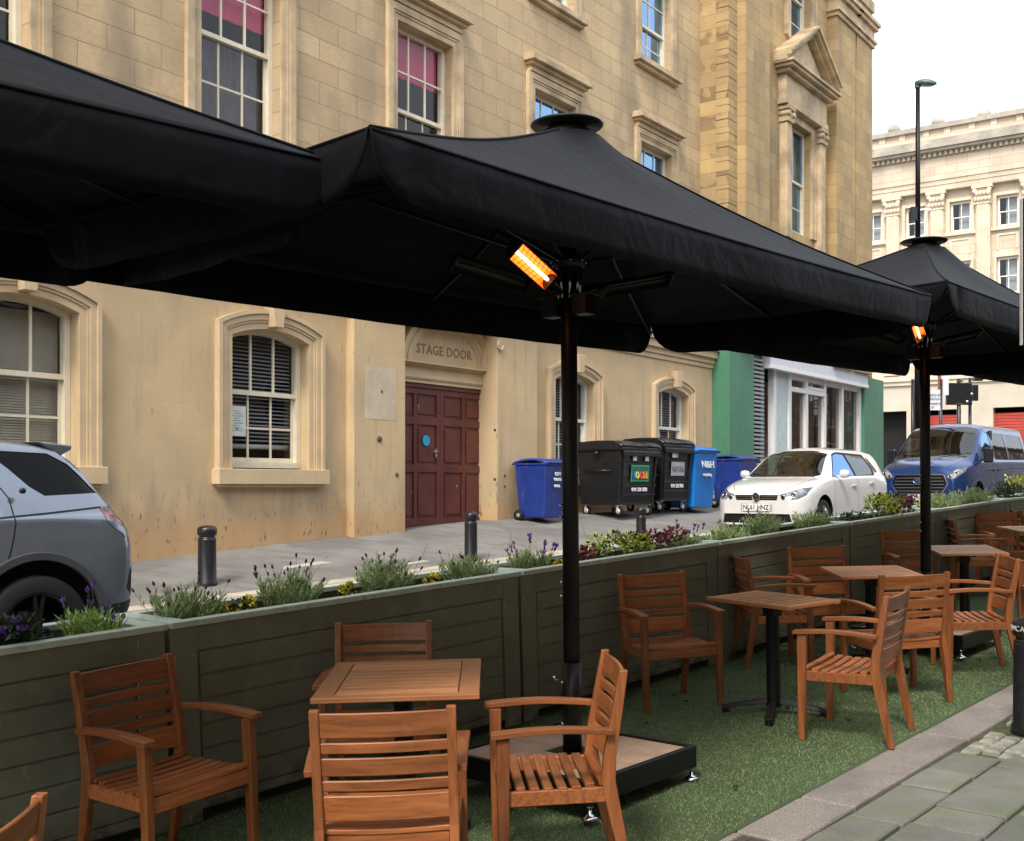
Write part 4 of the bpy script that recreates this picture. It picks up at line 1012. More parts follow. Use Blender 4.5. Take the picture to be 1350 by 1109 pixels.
for j, c in enumerate(c2s):
    q0, q1 = c-UWW/2, c+UWW/2; h0, h1 = H2+.05, H2+2.1
    w = sash(q0+.004, q1-.004, h0+.01, h1-.004, 0, UY+.14, cols=2, rowsT=2, rowsB=2, meet=.42, fm=m_sash, pm=M_glass_skytint)
    w['label'] = ['top storey window whose sill crosses the top edge above the parasol cap', 'top storey window with an orange curtain', 'top storey window out of view, left', 'top storey window out of view, centre'][j]
    if j == 1: sheet_blind(w, c+.05, q1-.06, h0+.5, h1, UY+.3, m_orange)
    mb = MB(); mb.box((q0-.26, UY-.17, h0-.10), (q1+.26, UY+.12, h0)); mb.box((q0-.2, UY-.1, h0-.17), (q1+.2, UY+.01, h0-.10)); mb.build('sill', m_stone, w)
    mb = MB(); strip(mb, offset_path(q0, q1, h0, h1, 0, .001), offset_path(q0, q1, h0, h1, 0, .17), UY-.06, UY+.01); mb.build('surround', m_stone, w)
# ---- pavilion at the right end
PY = -.4; pq1 = Q(1150, PY)
print('pav', pq0, pq1)
pw0, pw1 = Q(1032, PY), Q(1075, PY)
P1b, P1t = HH(1050, 330, PY), HH(1040, 158, PY); P2b, P2t = HH(1040, 50, PY), HH(1040, 50, PY)+2.6
P1b = 8.2
print('P1', P1b, P1t, 'P2', P2b, pw0, pw1)
pc = (pw0+pw1)/2; pW = 1.45; pw0, pw1 = pc-pW/2, pc+pW/2
wall('pavilion_wall', pq0, pq1, 4.95, 19.0, [opening(pw0, pw1, P1b, P1t, 0), opening(pw0, pw1, P2b, P2t, 0)], m_ash2, PY, .3)
for nm, (b, t) in (('a', (P1b, P1t)), ('b', (P2b, P2t))):
    w = sash(pw0+.004, pw1-.004, b+.01, t-.004, 0, PY+.16, cols=2, rowsT=2 if nm == 'b' else 1, rowsB=2, meet=.5, fm=m_sash, pm=M_glass_skytint)
    w['label'] = 'pavilion window under the triangular pediment' if nm == 'a' else 'pavilion window above the pediment at the top edge'
    mb = MB(); strip(mb, offset_path(pw0, pw1, b, t, 0, .001), offset_path(pw0, pw1, b, t, 0, .2), PY-.06, PY+.01); strip(mb, offset_path(pw0, pw1, b, t, 0, .201), offset_path(pw0, pw1, b, t, 0, .30), PY-.09, PY+.01); mb.build('surround', m_stone, w)
    if nm == 'a':   # things standing on the inner sill
        m1 = flat('red_toy_plush', (.5, .09, .05), .8); m2 = flat('white_plush', (.6, .62, .6), .8)
        for i, (mm, dx, dz, r_) in enumerate(((m1, .35, .3, .2), (m2, .8, .28, .22), (m1, 1.05, .55, .16), (m2, .45, .75, .17), (m2, .6, 1.25, .16))):
            mb = MB(); mb.lathe([(.001, -r_), (r_*.8, -r_*.6), (r_, 0), (r_*.75, r_*.6), (.001, r_)], 12, Matrix.Translation((pw0+dx, PY+.5, b+.9+dz))); mb.build('soft_toy', mm, w)
# columns and pediment of the pavilion window
mb = MB(); ez = P1t+.2
for sx in (-1, 1):
    x = pc+sx*(pW/2+.42); mb.box((x-.16, PY-.2, P1b-.3), (x+.16, PY+.01, ez-.42)); mb.box((x-.2, PY-.25, ez-.42), (x+.2, PY+.01, ez-.32)); mb.box((x-.18, PY-.22, ez-.32), (x+.18, PY+.01, ez-.12)); mb.box((x-.22, PY-.27, ez-.12), (x+.22, PY+.01, ez-.02))
    for e in (-.15, .15): mb.lathe([(.07, -.29), (.07, .0)], 12, Matrix.Translation((x+e, PY, ez-.22)), axis='y')
mb.box((pc-pW/2-.7, PY-.24, ez-.0), (pc+pW/2+.7, PY+.01, ez+.16)); mb.box((pc-pW/2-.66, PY-.2, ez+.161), (pc+pW/2+.66, PY+.01, ez+.75))
for z0, z1, pr, ex in ((.75, .85, .34, .78), (.85, .93, .46, .88), (.93, 1.0, .52, .95)): mb.box((pc-pW/2-ex, PY-pr, ez+z0), (pc+pW/2+ex, PY+.01, ez+z1-.001))
mb.build('aedicule', m_stone, thea, bevel=.01, seg=1)
mb = MB(); a = pW/2+.97; zt = ez+1.0; rise = 1.05
mb.prism([(pc-a+.2, zt), (pc+a-.2, zt), (pc, zt+rise-.12)], PY-.2, PY)
for sx in (-1, 1):
    for (o0, o1, pr) in ((0, .10, .36), (.10, .19, .47), (.19, .26, .54)):
        p0 = (pc+sx*a, zt+o0-.02); p1 = (pc, zt+rise+o0-.02); p2 = (pc, zt+rise+o1-.022); p3 = (pc+sx*a, zt+o1-.022); mb.prism([p0, p1, p2, p3] if sx < 0 else [p3, p2, p1, p0], PY-pr, PY-.001*sx)
mb.build('pediment', m_stone, thea)
# giant pilasters
def pil(a, b, pr, z1, cap=True):
    mb = MB(); q0, q1 = Q(a, PY-pr), Q(b, PY-pr); mb.box((q0, PY-pr, 4.95), (q1, PY+.01, z1)); mb.build('pilaster', m_ash2, thea)
    if cap:
        mb = MB()
        for z0, z2, e in ((0, .12, .06), (.12, .2, .12), (.2, .5, .05), (.5, .62, .14), (.62, .72, .2)): mb.box((q0-e, PY-pr-e, z1+z0), (q1+e, PY+.01, z1+z2-.001))
        mb.build('capital', m_stone, thea)
zc_ = HH(1115, 35, PY-.25)
print('cap h', zc_, HH(1140, 62, PY-.25))
zc_ = 14.45
mbq = MB()
z = 4.95; i = 0
while z < 15.2:   # quoin strip on the return and the front of the corner
    L = .75 if i % 2 else .5; mbq.box((pq0-.012, PY-.012, z+.006), (pq0+L, PY+.3, z+.31)); z += .32; i += 1
mbq.build('quoins', m_ash2, thea, bevel=.008, seg=1)
pil(983, 1015, .22, zc_); pil(1103, 1128, .25, zc_); pil(1130, 1150, .25, zc_)
pq1b = Q(1150, PY-.25)
mb = MB(); z = zc_+.72
for h, pr in ((.35, .22), (.3, .28), (.5, .22), (.12, .34), (.12, .5), (.2, .7), (.14, .8), (.5, .3)):
    mb.box((pq0-pr+.2, PY-pr, z), (pq1b+pr-.15, PY+6, z+h-.001)); z += h
mb.build('cornice', m_stone, thea)
mb = MB(); z = 16.6
for h, pr in ((.3, .12), (.14, .3), (.2, .5), (.14, .6)): mb.box((-12, UY-pr, z), (pq0-.8, UY+2, z+h-.001)); z += h
mb.build('cornice', m_stone, thea)
# body of the building and dark rooms behind
mb = MB(); mb.box((-12, UY+1.6, -.6), (pq0, UY+12, 17.0)); mb.box((pq0+.3, PY+1.8, -.6), (pq1-.01, 12, 18.5)); mb.build('core', m_room, thea)
mb = MB(); mb.box((pq1-.3, PY+.002, -.6), (pq1, 12, 19)); mb.build('end_wall', m_ash2, thea)
# dark mark panel and small things on the painted wall
# ---- stage door in the bay
mdoor = mat('oxblood_door_paint', (.115, .030, .024), .42, var=.2, scale=3, bump=.1, bscale=60)
setc(mdoor, mixc(mdoor, noise(mdoor, 14, .70, .73, stretch=(1, 1, .6)), cur(mdoor), (.42, .3, .28)))
dY = .20   # depth of the doors behind wall face
dL, dR = Q(515, dY), Q(642, dY); zg = gwall((dL+dR)/2)-.02; dtop = HH(600, 516, dY)
print('door', dL, dR, zg, dtop, 'w', dR-dL)
mb = MB(); mb.box((doorL-.5, dY+.13, zg-.3), (doorR+.1, dY+.2, 4.5)); dw = mb.build('door_recess', m_cream, thea)
door = None
for leaf_, (a, b) in enumerate(((dL, (dL+dR)/2-.003), ((dL+dR)/2+.003, dR))):
    mb = MB(); W_ = b-a; Hh = dtop-zg; st = .085
    mb.box((a, dY+.05, zg), (b, dY+.09, dtop)); cols = [a+st, a+W_/2-.04, a+W_/2+.04, b-st]; rows = [zg+.12, zg+.86, zg+.98, zg+1.62, zg+1.74, dtop-.1]
    mb.box((a, dY+.022, zg), (a+st, dY+.05, dtop)); mb.box((b-st, dY+.022, zg), (b, dY+.05, dtop)); mb.box((cols[1], dY+.022, rows[0]), (cols[2], dY+.05, rows[5]))
    for z0, z1 in ((zg, rows[0]), (rows[1], rows[2]), (rows[3], rows[4]), (rows[5], dtop)): mb.box((a+st+.0005, dY+.0225, z0), (b-st-.0005, dY+.05, z1))
    for x0, x1 in ((cols[0], cols[1]), (cols[2], cols[3])):
        for z0, z1 in ((rows[0], rows[1]), (rows[2], rows[3]), (rows[4], rows[5])):
            mb.box((x0+.045, dY+.034, z0+.05), (x1-.045, dY+.05, z1-.05))
    lf = mb.build('door', mdoor, thea, bevel=.005, seg=1); lf['label'] = 'left leaf of the dark red stage door' if leaf_ == 0 else 'right leaf of the dark red stage door'
    if leaf_ == 0:
        mx = flat('blue_sign_disc', (.02, .38, .75), .4, var=.04); q, z = W(563, 581, dY)
        mb = MB(); mb.lathe([(.085, dY+.012), (.088, dY+.02)], 28, Matrix.Translation((q, 0, z)), axis='y'); mb.build('round_sign', mx, lf)
        q, z = W(576, 597, dY); mb = MB(); mb.box((q-.025, dY+.012, z-.09), (q+.025, dY+.021, z+.07)); mb.tube([(q, dY+.02, z+.02), (q, dY-.03, z+.02), (q-.11, dY-.03, z+.025)], .010, 8); mb.lathe([(.014, dY+.005), (.014, dY+.02)], 10, Matrix.Translation((q, 0, z-.05)), axis='y'); mb.build('handle', M_chrome, lf)
mb = MB(); mb.box((dL-.1, dY-.0, dtop+.002), (dR+.0, dY+.12, dtop+.07)); mb.box((dR+.002, dY+.01, zg), (dR+.05, dY+.12, dtop+.07)); mb.build('door_frame', mdoor, thea)
mb = MB(); q, z = W(637, 520, dY); mb.lathe([(.02, dY-.05), (.03, dY-.03), (.03, dY-.001)], 12, Matrix.Translation((q, 0, z)), axis='y'); mb.build('door_lamp', M_white, thea)
# entablature and lunette
zl0, zl1 = dtop+.072, HH(560, 479, dY); zl = HH(600, 512-36, dY)
print('lintel', zl0, zl1)
mb = MB(); E0, E1 = doorL-.3, dR+.06
tot = zl1-zl0
for f0, f1, pr in ((0, .18, .03), (.18, .24, .05), (.24, .36, .06), (.36, .48, .035), (.48, .80, .025), (.80, .86, .07), (.86, .93, .10), (.93, 1, .14)): mb.box((E0, dY-pr, zl0+tot*f0), (E1+pr*.6, dY+.14, zl0+tot*f1-.001))
mb.build('entablature', m_trim, thea)
mb = MB(); cx = (Q(535, dY)+Q(651, dY))/2; ax = (Q(650, dY)-Q(531, dY))/2; az = HH(585, 413, dY)-zl1
cx = Q(588, dY); 
print('lunette', cx, ax, az)
def ell(r, k=22): return [(cx+ax*r*math.cos(PI-PI*i/k), zl1+az*r*math.sin(PI*i/k)) for i in range(k+1)]
for r0, r1, pr in ((.74, .80, .02), (.80, .85, .045), (.85, .90, .03), (.90, .955, .06), (.955, 1.0, .09)): strip(mb, ell(r0), ell(r1), dY-pr, dY+.12)
mb.build('arch_moulding', m_trim, thea)
mb = MB(); mb.prism(ell(.745), dY+.01, dY+.12); mb.build('lunette', m_cream, thea)
mb = MB(); q0 = cx; mb.prism([(q0-.075, zl1+az*.72), (q0+.075, zl1+az*.72), (q0+.10, zl1+az*1.03), (q0-.10, zl1+az*1.03)], dY-.17, dY); mb.build('keystone', m_trim, thea, bevel=.006, seg=1)
m_cut = flat('shadowed_cut_letter', (.24, .175, .105), .9)
text_obj('lettering', 'STAGE DOOR', m_cut, thea, Matrix.Translation((cx-.02, dY+.007, zl1+az*.26)) @ Matrix.Rotation(PI/2, 4, 'X'), .215, .003, bold=.004, space=1.08)
mb = MB(); mb.tube([(doorR-.02, -.2, 4.15), (doorR-.02, -.16, 4.05), (doorR+.06, -.2, 4.0), (doorR+.14, -.17, 4.08)], .02, 8); mb.build('pipe', m_trim, thea)
# holes, bolts and stain marks on the bay
mb = MB()
for px, py, r_ in ((500, 579, .045), (523, 626, .03), (652, 567, .025), (652, 632, .025), (665, 627, .02), (665, 641, .02), (503, 516, .018)):
    q, z = W(px, py, -.16); mb.lathe([(.001, -.178), (r_, -.174), (r_*1.1, -.159)], 12, Matrix.Translation((q, 0, z)), axis='y')
mb.build('wall_fixing', flat('rusty_fixing', (.12, .06, .04), .8), thea)
# pale repainted patch on the bay
mb = MB(); q0, z0 = W(482, 552, -.16); q1, z1 = W(522, 487, -.16); mb.box((q0, -.163, z0), (q1, -.158, z1)); mb.build('repaint_patch', mat('pale_repaint', (.54, .45, .34), .8, var=.12, scale=3), thea)
# ---- shop front under the pavilion
m_green = mat('green_shopfront_paint', (.06, .20, .125), .5, var=.1, scale=2, bump=.08, bscale=30)
setc(m_green, mixc(m_green, mul(m_green, noise(m_green, 3, .5, .75, stretch=(1, 1, .3)), .5), cur(m_green), (.09, .2, .13)))
m_fas = mat('faded_white_fascia', (.62, .65, .72), .6, var=.06, scale=6)
m_upvc = flat('white_window_frame', (.8, .8, .8), .35, var=.03)
zf0 = HH(1072, 497, PY); zft = zf0+.95; gs = 1.0
print('fascia', zf0, zft)
g1 = Q(992, PY-.0); g2 = Q(1009, PY); g3 = Q(1138, PY); g4 = Q(1163, PY); sft = 4.9
zgp = .95
mb = MB(); mb.box((pq0-.0, PY-.04, zgp+.65), (g1, PY+.8, sft)); mb2 = MB(); mb2.box((g3+.0, PY-.04, -.3), (g4, PY+.6, sft)); mb2.build('green_pilaster', m_green, thea); mb.box((g1+.001, PY+.12, zf0+.2), (g2+.5, PY+.6, sft)); mb.box((g2-.05, PY+.10, -.3), (g2+.12, PY+.5, sft-.01)); mb.box((pq0-.0, PY+.801, zgp+.65), (pq0+.03, .45, sft))
sf = mb.build('shopfront', m_green, thea)
mb = MB(); mb.box((pq0-.02, PY-.02, -.3), (g1-.01, PY+.78, zgp+.6)); mb.box((pq0-.05, PY-.05, zgp+.6), (g1, PY+.8, zgp+.65)); mb.build('plinth', mat('dirty_render', (.4, .36, .28), .8, var=.15, scale=5), sf)
mb = MB(); z = .9
while z < zf0+.15: mb.box((g1-.0, PY+.0, z), (g2-.06, PY+.06, z+.055)); z += .10
mb.build('louvre', flat('grey_louvre', (.3, .31, .33), .5), sf)
mb = MB(); mb.box((g2, PY-.14, zf0), (g3, PY+.1, zft)); fas = mb.build('fascia', m_fas, sf, bevel=.01, seg=1)
mb = MB(); mb.box((g2-.02, PY-.16, zf0-.03), (g3+.02, PY+.05, zf0+.06)); mb.box((g2-.02, PY-.16, zft-.06), (g3+.02, PY+.05, zft)); mb.build('fascia_trim', m_upvc, fas)
m_fl = flat('faded_grey_letter', (.27, .29, .32), .7)
text_obj('lettering', 'FINE', m_fl, fas, Matrix.Translation((g2+1.35, PY-.142, zf0+.52)) @ Matrix.Rotation(PI/2, 4, 'X'), .36, .002)
text_obj('lettering', 'RESTAURANT AND BAR', m_fl, fas, Matrix.Translation((g2+4.2, PY-.142, zf0+.52)) @ Matrix.Rotation(PI/2, 4, 'X'), .36, .002, xscale=1.0)
sx = [Q(p, PY+.1) for p in (1021, 1041, 1063, 1087, 1110, 1133)]; zb_ = 1.55
m_wpan = flat('pale_blue_panel', (.5, .6, .62), .5)
mb = MB(); mb.box((sx[0], PY+.1, .9), (sx[1]-.1, PY+.2, zf0)); mb.build('panel', m_wpan, sf)
mb = MB(); fw = .12
for x in sx: mb.box((x-fw, PY+.06, .9), (x+fw*.3, PY+.22, zf0-.001))
mb.box((sx[1], PY+.08, zf0-.15), (sx[5], PY+.2, zf0-.03)); mb.box((sx[1], PY+.08, .95), (sx[5], PY+.2, zb_))
zt2 = HH(1060, 518, PY); mb.box((sx[1]+.001, PY+.05, zt2), (sx[3], PY+.21, zt2+.12)); mb.box((sx[2]+.05, PY+.04, zt2+.125), (sx[3]-.13, PY+.2, zt2+.2))
swn = mb.build('shop_window', m_upvc, sf); 
mb = MB(); mb.add([(sx[1], PY+.15, zb_), (sx[5], PY+.15, zb_), (sx[5], PY+.15, zf0), (sx[1], PY+.15, zf0)], [(0, 1, 2, 3)]); mb.build('shop_pane', glass('shop_glass', (.6, .58, .55), refl=.05), sf, fix=False)
# warm interior with shelves
mb = MB(); mb.add([(sx[1], PY+1.6, .9), (sx[5]+.2, PY+1.6, .9), (sx[5]+.2, PY+1.6, zf0), (sx[1], PY+1.6, zf0)], [(0, 1, 2, 3)]); mb.build('shop_interior', mat('dim_shop_wall', (.3, .23, .17), .9, var=.5, scale=3), sf, fix=False)
mb = MB()
for z in (1.9, 2.4, 2.9, 3.4): mb.box((sx[4], PY+.8, z), (sx[5], PY+1.2, z+.08))
mb.build('shelf', flat('warm_shelf_wood', (.55, .25, .1), .6), sf)

# ================================================================ FAR BUILDING closing the street (faces us)
m_port = mat('pale_portland_stone', (.58, .49, .38), .8, var=.12, scale=.8, bump=.3, bscale=14, detail=10)
bt = brick(m_port, 1.3, .5, .02, (.62, .53, .42), (.54, .45, .34), (.4, .33, .25), bump=.3)
setc(m_port, mixc(m_port, mul(m_port, noise(m_port, .5, .45, .68, detail=9), .6), bt.outputs['Color'], (.36, .3, .23)))
m_port2 = mat('grey_weathered_cornice', (.36, .33, .28), .85, var=.25, scale=.9, bump=.4, bscale=14, detail=10)
m_ptrim = mat('pale_stone_moulding', (.62, .53, .41), .8, var=.12, scale=1.5, bump=.3, bscale=20)
QF = 73.0
# local x runs from street side: +x = -NB (towards the right of the picture), y = +DB (into building)
MF = Matrix(((-NB.x, DB.x, 0, DB.x*QF), (-NB.y, DB.y, 0, DB.y*QF), (0, 0, 1, 0), (0, 0, 0, 1)))
def FW(px, py, dep=0.0):
    u = (px-CX)/F; z = (QF+dep)/(u*DB.x+DB.y); return -(u*NB.x+NB.y)*z, EYE-(py-H)/F*z
far = empty('corner_office_building', MF, 'pale classical stone building with pilasters closing the far end of the street', 'building')
def seg(mb, z0, z1, pr, x0=-26, x1=30): mb.box((x0, -pr, z0), (x1, 4, z1-.002))
cols_px = [1178, 1233, 1297]
cx_ = [FW(p, 300)[0] for p in cols_px]; print('far cols', cx_)
bay = (cx_[2]-cx_[0])/2; colx = [cx_[0]+bay*(i-3) for i in range(12)]; wx = [c+bay/2 for c in colx]
zrow = [(FW(1268, 265)[1], FW(1268, 306)[1]), (FW(1328, 338)[1], FW(1328, 388)[1])]
print('rows', zrow, 'par', FW(1250, 165), 'dent', FW(1250, 213), 'arch', FW(1250, 252))
t1, b1 = zrow[0]; t2, b2 = zrow[1]; ww = 1.25
hl = []
for x in wx:
    for (t, b) in ((t1, b1), (t2, b2), (t2-4.0, b2-4.0)): hl.append(opening(x-ww/2, x+ww/2, b, t, 0))
ztop = FW(1250, 252)[1]; gz_ = FW(1250, 540)[1]
mb = MB(); fz0, fz1 = gz_+1.6, ztop+3
for i, x in enumerate(wx):
    xl = x-bay/2 if i else colx[0]-.8; mb.box((xl, 0, fz0), (x-ww/2, .8, fz1)); mb.box((x+ww/2, 0, fz0), (x+bay/2, .8, fz1))
    cut_ = sorted([fz0]+[v for (t, b) in ((t1, b1), (t2, b2), (t2-4.0, b2-4.0)) for v in (b, t)]+[fz1])
    for k in range(0, len(cut_), 2):
        if cut_[k+1] > cut_[k]: mb.box((x-ww/2-.001, .001, cut_[k]), (x+ww/2+.001, .8, cut_[k+1]))
mb.build('facade', m_port, far)
for i, x in enumerate(wx[:-1]):
    for r_, (t, b) in enumerate(((t1, b1), (t2, b2), (t2-4.0, b2-4.0))):
        w = sash(x-ww/2+.01, x+ww/2-.01, b+.01, t-.01, 0, .2, cols=2, rowsT=1, rowsB=1, meet=.5, fm=m_sashw, pm=M_glass, parent=far, bar=.06, fr=.12)
        sheet_blind(w, x-.2, x+ww/2-.1, b+.2, t-.1, .5, flat('office_blind', (.3, .32, .33), .8) if (i+r_) == 0 else bpy.data.materials['office_blind'])
mb = MB()
for x in wx:
    strip(mb, offset_path(x-ww/2, x+ww/2, b1, t1, 0, .01), offset_path(x-ww/2, x+ww/2, b1, t1, 0, .2), -.06, .01); mb.box((x-ww/2-.3, -.18, b1-.18), (x+ww/2+.3, .01, b1))
    strip(mb, offset_path(x-ww/2, x+ww/2, b2, t2, 0, .01), offset_path(x-ww/2, x+ww/2, b2, t2, 0, .15), -.06, .01)
    strip(mb, [(x-.5, t2+.45), (x-.5, b1-.5), (x+.5, b1-.5), (x+.5, t2+.45)], [(x-.6, t2+.45), (x-.6, b1-.4), (x+.6, b1-.4), (x+.6, t2+.45)], -.05, .01)
mb.build('window_surround', m_ptrim, far)
for x in colx:
    mb = MB(); zb0 = gz_+2.6; zt0 = ztop-1.15
    mb.prism([(x-.42, 0), (x-.42, -.25), (x-.3, -.36), (x+.3, -.36), (x+.42, -.25), (x+.42, 0)], zb0, zt0, axis='z')
    for dx in (-.24, -.08, .08, .24): mb.box((x+dx-.035, -.385, zb0+.3), (x+dx+.035, -.3, zt0-.1))
    mb.box((x-.5, -.45, zb0-.35), (x+.5, 0, zb0)); mb.build('pilaster', m_ptrim, far)
    mb = MB()
    mb.box((x-.46, -.40, zt0), (x+.46, 0, zt0+.1)); mb.box((x-.44, -.38, zt0+.1), (x+.44, 0, zt0+.95)); mb.box((x-.6, -.52, zt0+.95), (x+.6, 0, zt0+1.15))
    for r_ in range(2):
        for k in range(5):
            dx = -.4+.2*k+(.1*r_ if k < 4 else 0); mb.lathe([(.02, 0), (.10, .1), (.12, .26), (.05, .34)], 7, Matrix.Translation((x+dx, -.40-.03*r_, zt0+.1+.33*r_)))
    for sx_ in (-1, 1): mb.lathe([(.13, -.5), (.13, -.36)], 10, Matrix.Translation((x+sx_*.42, 0, zt0+.82)), axis='y')
    mb.build('capital', m_ptrim, far)
mb = MB(); zz = ztop
for h, pr in ((.35, .42), (.3, .46), (.12, .52)): seg(mb, zz, zz+h, pr, colx[0]-1, colx[-1]+1); zz += h
frz = zz
seg(mb, zz, zz+1.35, .40, colx[0]-1, colx[-1]+1); zz += 1.35
mb.build('frieze', m_port, far)
mb = MB(); x = colx[0]-1
while x < colx[-1]+1: mb.box((x, -.62, zz), (x+.17, -.4, zz+.24)); x += .32
mb.build('dentils', m_ptrim, far)
mb = MB()
for h, pr in ((.25, .5), (.16, .95), (.28, 1.1), (.3, .9)): seg(mb, zz, zz+h, pr, colx[0]-1.5, colx[-1]+1.5); zz += h
mb.build('cornice', m_port2, far)
mb = MB(); pz = FW(1250, 163)[1]; seg(mb, zz, zz+.35, .35, colx[0]-1, colx[-1]+1); seg(mb, zz+.35, pz-.3, .2, colx[0]-1, colx[-1]+1)
for x in wx: mb.box((x-.9-.02, -.3, zz+.36), (x-.55, 0, pz-.3)); mb.box((x+.55, -.3, zz+.36), (x+.92, 0, pz-.3))
mb.build('parapet', m_port, far)
mb = MB(); seg(mb, pz-.3, pz, .45, colx[0]-1, colx[-1]+1)
for x in colx: mb.lathe([(.4, 0), (.42, .2), (.3, .45), (.1, .6)], 12, Matrix.Translation((x, .1, pz)))
mb.build('coping', m_port2, far)
# ground storey: cream render, dark entrance and red shutters
m_pcream = mat('cream_far_render', (.5, .45, .37), .8, var=.1, scale=.6)
zg0 = .9; zs = gz_+1.6
mb = MB()
openings = [(FW(1163, 0)[0]-1.5, FW(1196, 0)[0]), (FW(1222, 0)[0], FW(1268, 0)[0]), (FW(1310, 0)[0], FW(1310, 0)[0]+4)]
holes_ = [[(a, zg0), (a, gz_), (b, gz_), (b, zg0)] for a, b in openings]
wall('ground_storey', colx[0]-1, colx[-1]+1, zg0-.1, zs, holes_, m_pcream, -.15, .5, parent=far)
mb = MB()
for h, pr in ((.25, .3), (.3, .42), (.15, .3)): seg(mb, zs, zs+h, pr, colx[0]-1, colx[-1]+1); zs += h
mb.build('string_course', m_ptrim, far)
m_red = mat('red_roller_shutter', (.38, .045, .03), .5, var=.15, scale=1, stretch=(1, 1, 9)); 
for i, (a, b) in enumerate(openings):
    mb = MB(); z = zg0
    if i == 0: mb.box((a, .9, zg0), (b, 1.0, gz_)); mb.build('entrance', M_rubber, far)
    else:
        while z < gz_-.35: mb.box((a, .18, z), (b, .24, z+.16)); z += .18
        mb.build('shutter', m_red, far)
mb = MB(); mb.box((colx[0]-1, 4, .5), (colx[-1]+1, 5, pz-1)); mb.build('core', m_room, far)

# ================================================================ building on the near side of the street (unseen, added for reflections and shade)
m_near = mat('brown_brick_facade', (.26, .18, .12), .85, var=.2, scale=1.2)
pn = ST(-22, -7.5); near = empty('unseen_brick_building', Matrix.Translation((pn.x, pn.y, 0)) @ Matrix.Rotation(math.radians(ANG), 4, 'Z'), 'unseen brown brick building on the near side of the street, added for reflections', 'building')
mb = MB(); mb.box((0, -8, -2), (160, 0, 13)); mb.box((-.2, -8, 13), (160.2, .3, 13.5)); mb.box((-.1, -1, 3.6), (160.1, .15, 3.9)); mb.build('wall', m_near, near)
for fl_ in range(4):
    for k in range(40):
        x = 1.5+3.95*k; mb = MB(); mb.box((x, -.02, .8+fl_*3.2), (x+1.3, .03, 2.7+fl_*3.2)); w = mb.build('window', m_sashw, near)
        mb = MB(); mb.box((x+.08, .031, .88+fl_*3.2), (x+1.22, .035, 2.62+fl_*3.2)); mb.build('pane', M_tint, w)
# ================================================================ VEHICLES  (local: x from front to rear, visible side y<0, z up from ground)
def pch(tab, x):
    """smooth monotone interpolation of a keyed table"""
    n = len(tab)
    if x <= tab[0][0]: return tab[0][1]
    if x >= tab[-1][0]: return tab[-1][1]
    d = [(tab[i+1][1]-tab[i][1])/(tab[i+1][0]-tab[i][0]) for i in range(n-1)]
    m = [d[0]]+[0 if d[i-1]*d[i] <= 0 else 2*d[i-1]*d[i]/(d[i-1]+d[i]) for i in range(1, n-1)]+[d[-1]]
    for i in range(n-1):
        if x <= tab[i+1][0]:
            h = tab[i+1][0]-tab[i][0]; t = (x-tab[i][0])/h
            return (2*t**3-3*t*t+1)*tab[i][1]+(t**3-2*t*t+t)*h*m[i]+(-2*t**3+3*t*t)*tab[i+1][1]+(t**3-t*t)*h*m[i+1]
def inpoly(p, poly):
    x, y = p; r = False; n = len(poly); j = n-1
    for i in range(n):
        xi, yi = poly[i]; xj, yj = poly[j]
        if (yi > y) != (yj > y) and x < (xj-xi)*(y-yi)/(yj-yi)+xi: r = not r
        j = i
    return r
def cut(bm, poly, ax, filt):
    """split the faces of bm along poly (projected on axes ax) and return the faces inside"""
    a0, a1 = ax; lo = [min(p[i] for p in poly)-.03 for i in (0, 1)]; hi = [max(p[i] for p in poly)+.03 for i in (0, 1)]
    def near():
        r = []
        for f in bm.faces:
            if not filt(f): continue
            if max(v.co[a0] for v in f.verts) < lo[0] or min(v.co[a0] for v in f.verts) > hi[0] or max(v.co[a1] for v in f.verts) < lo[1] or min(v.co[a1] for v in f.verts) > hi[1]: continue
            r.append(f)
        return r
    n = len(poly)
    for i in range(n):
        p, q = poly[i], poly[(i+1) % n]; e = (q[0]-p[0], q[1]-p[1]); co = [0, 0, 0]; no = [0, 0, 0]; co[a0], co[a1] = p; no[a0], no[a1] = -e[1], e[0]
        fs = near(); l0 = (min(p[0], q[0])-.06, min(p[1], q[1])-.06); l1 = (max(p[0], q[0])+.06, max(p[1], q[1])+.06)
        fs = [f for f in fs if not (max(v.co[a0] for v in f.verts) < l0[0] or min(v.co[a0] for v in f.verts) > l1[0] or max(v.co[a1] for v in f.verts) < l0[1] or min(v.co[a1] for v in f.verts) > l1[1])]
        if not fs: continue
        geom = list(set([v for f in fs for v in f.verts]))+list(set([e_ for f in fs for e_ in f.edges]))+fs
        bmesh.ops.bisect_plane(bm, geom=geom, plane_co=co, plane_no=no, dist=1e-5)
    return [f for f in near() if inpoly((f.calc_center_median()[a0], f.calc_center_median()[a1]), poly)]
def take(bm, faces, name, m, parent, inset=0.0, label=None, thick=0):
    if not faces: print('EMPTY', name); return None
    nb = bmesh.new(); vm = {}
    for f in faces:
        vs = []
        for v in f.verts:
            if v not in vm: vm[v] = nb.verts.new(v.co-v.normal*inset)
            vs.append(vm[v])
        try: nf = nb.faces.new(vs); nf.smooth = True
        except ValueError: pass
    bmesh.ops.delete(bm, geom=faces, context='FACES')
    bmesh.ops.recalc_face_normals(nb, faces=nb.faces)
    me = bpy.data.meshes.new(name); nb.to_mesh(me); nb.free(); me.materials.append(m)
    o = bpy.data.objects.new(name, me); C.objects.link(o); o.parent = parent
    if label: o['label'] = label
    if thick: s = o.modifiers.new('t', 'SOLIDIFY'); s.thickness = thick; s.offset = -1
    return o
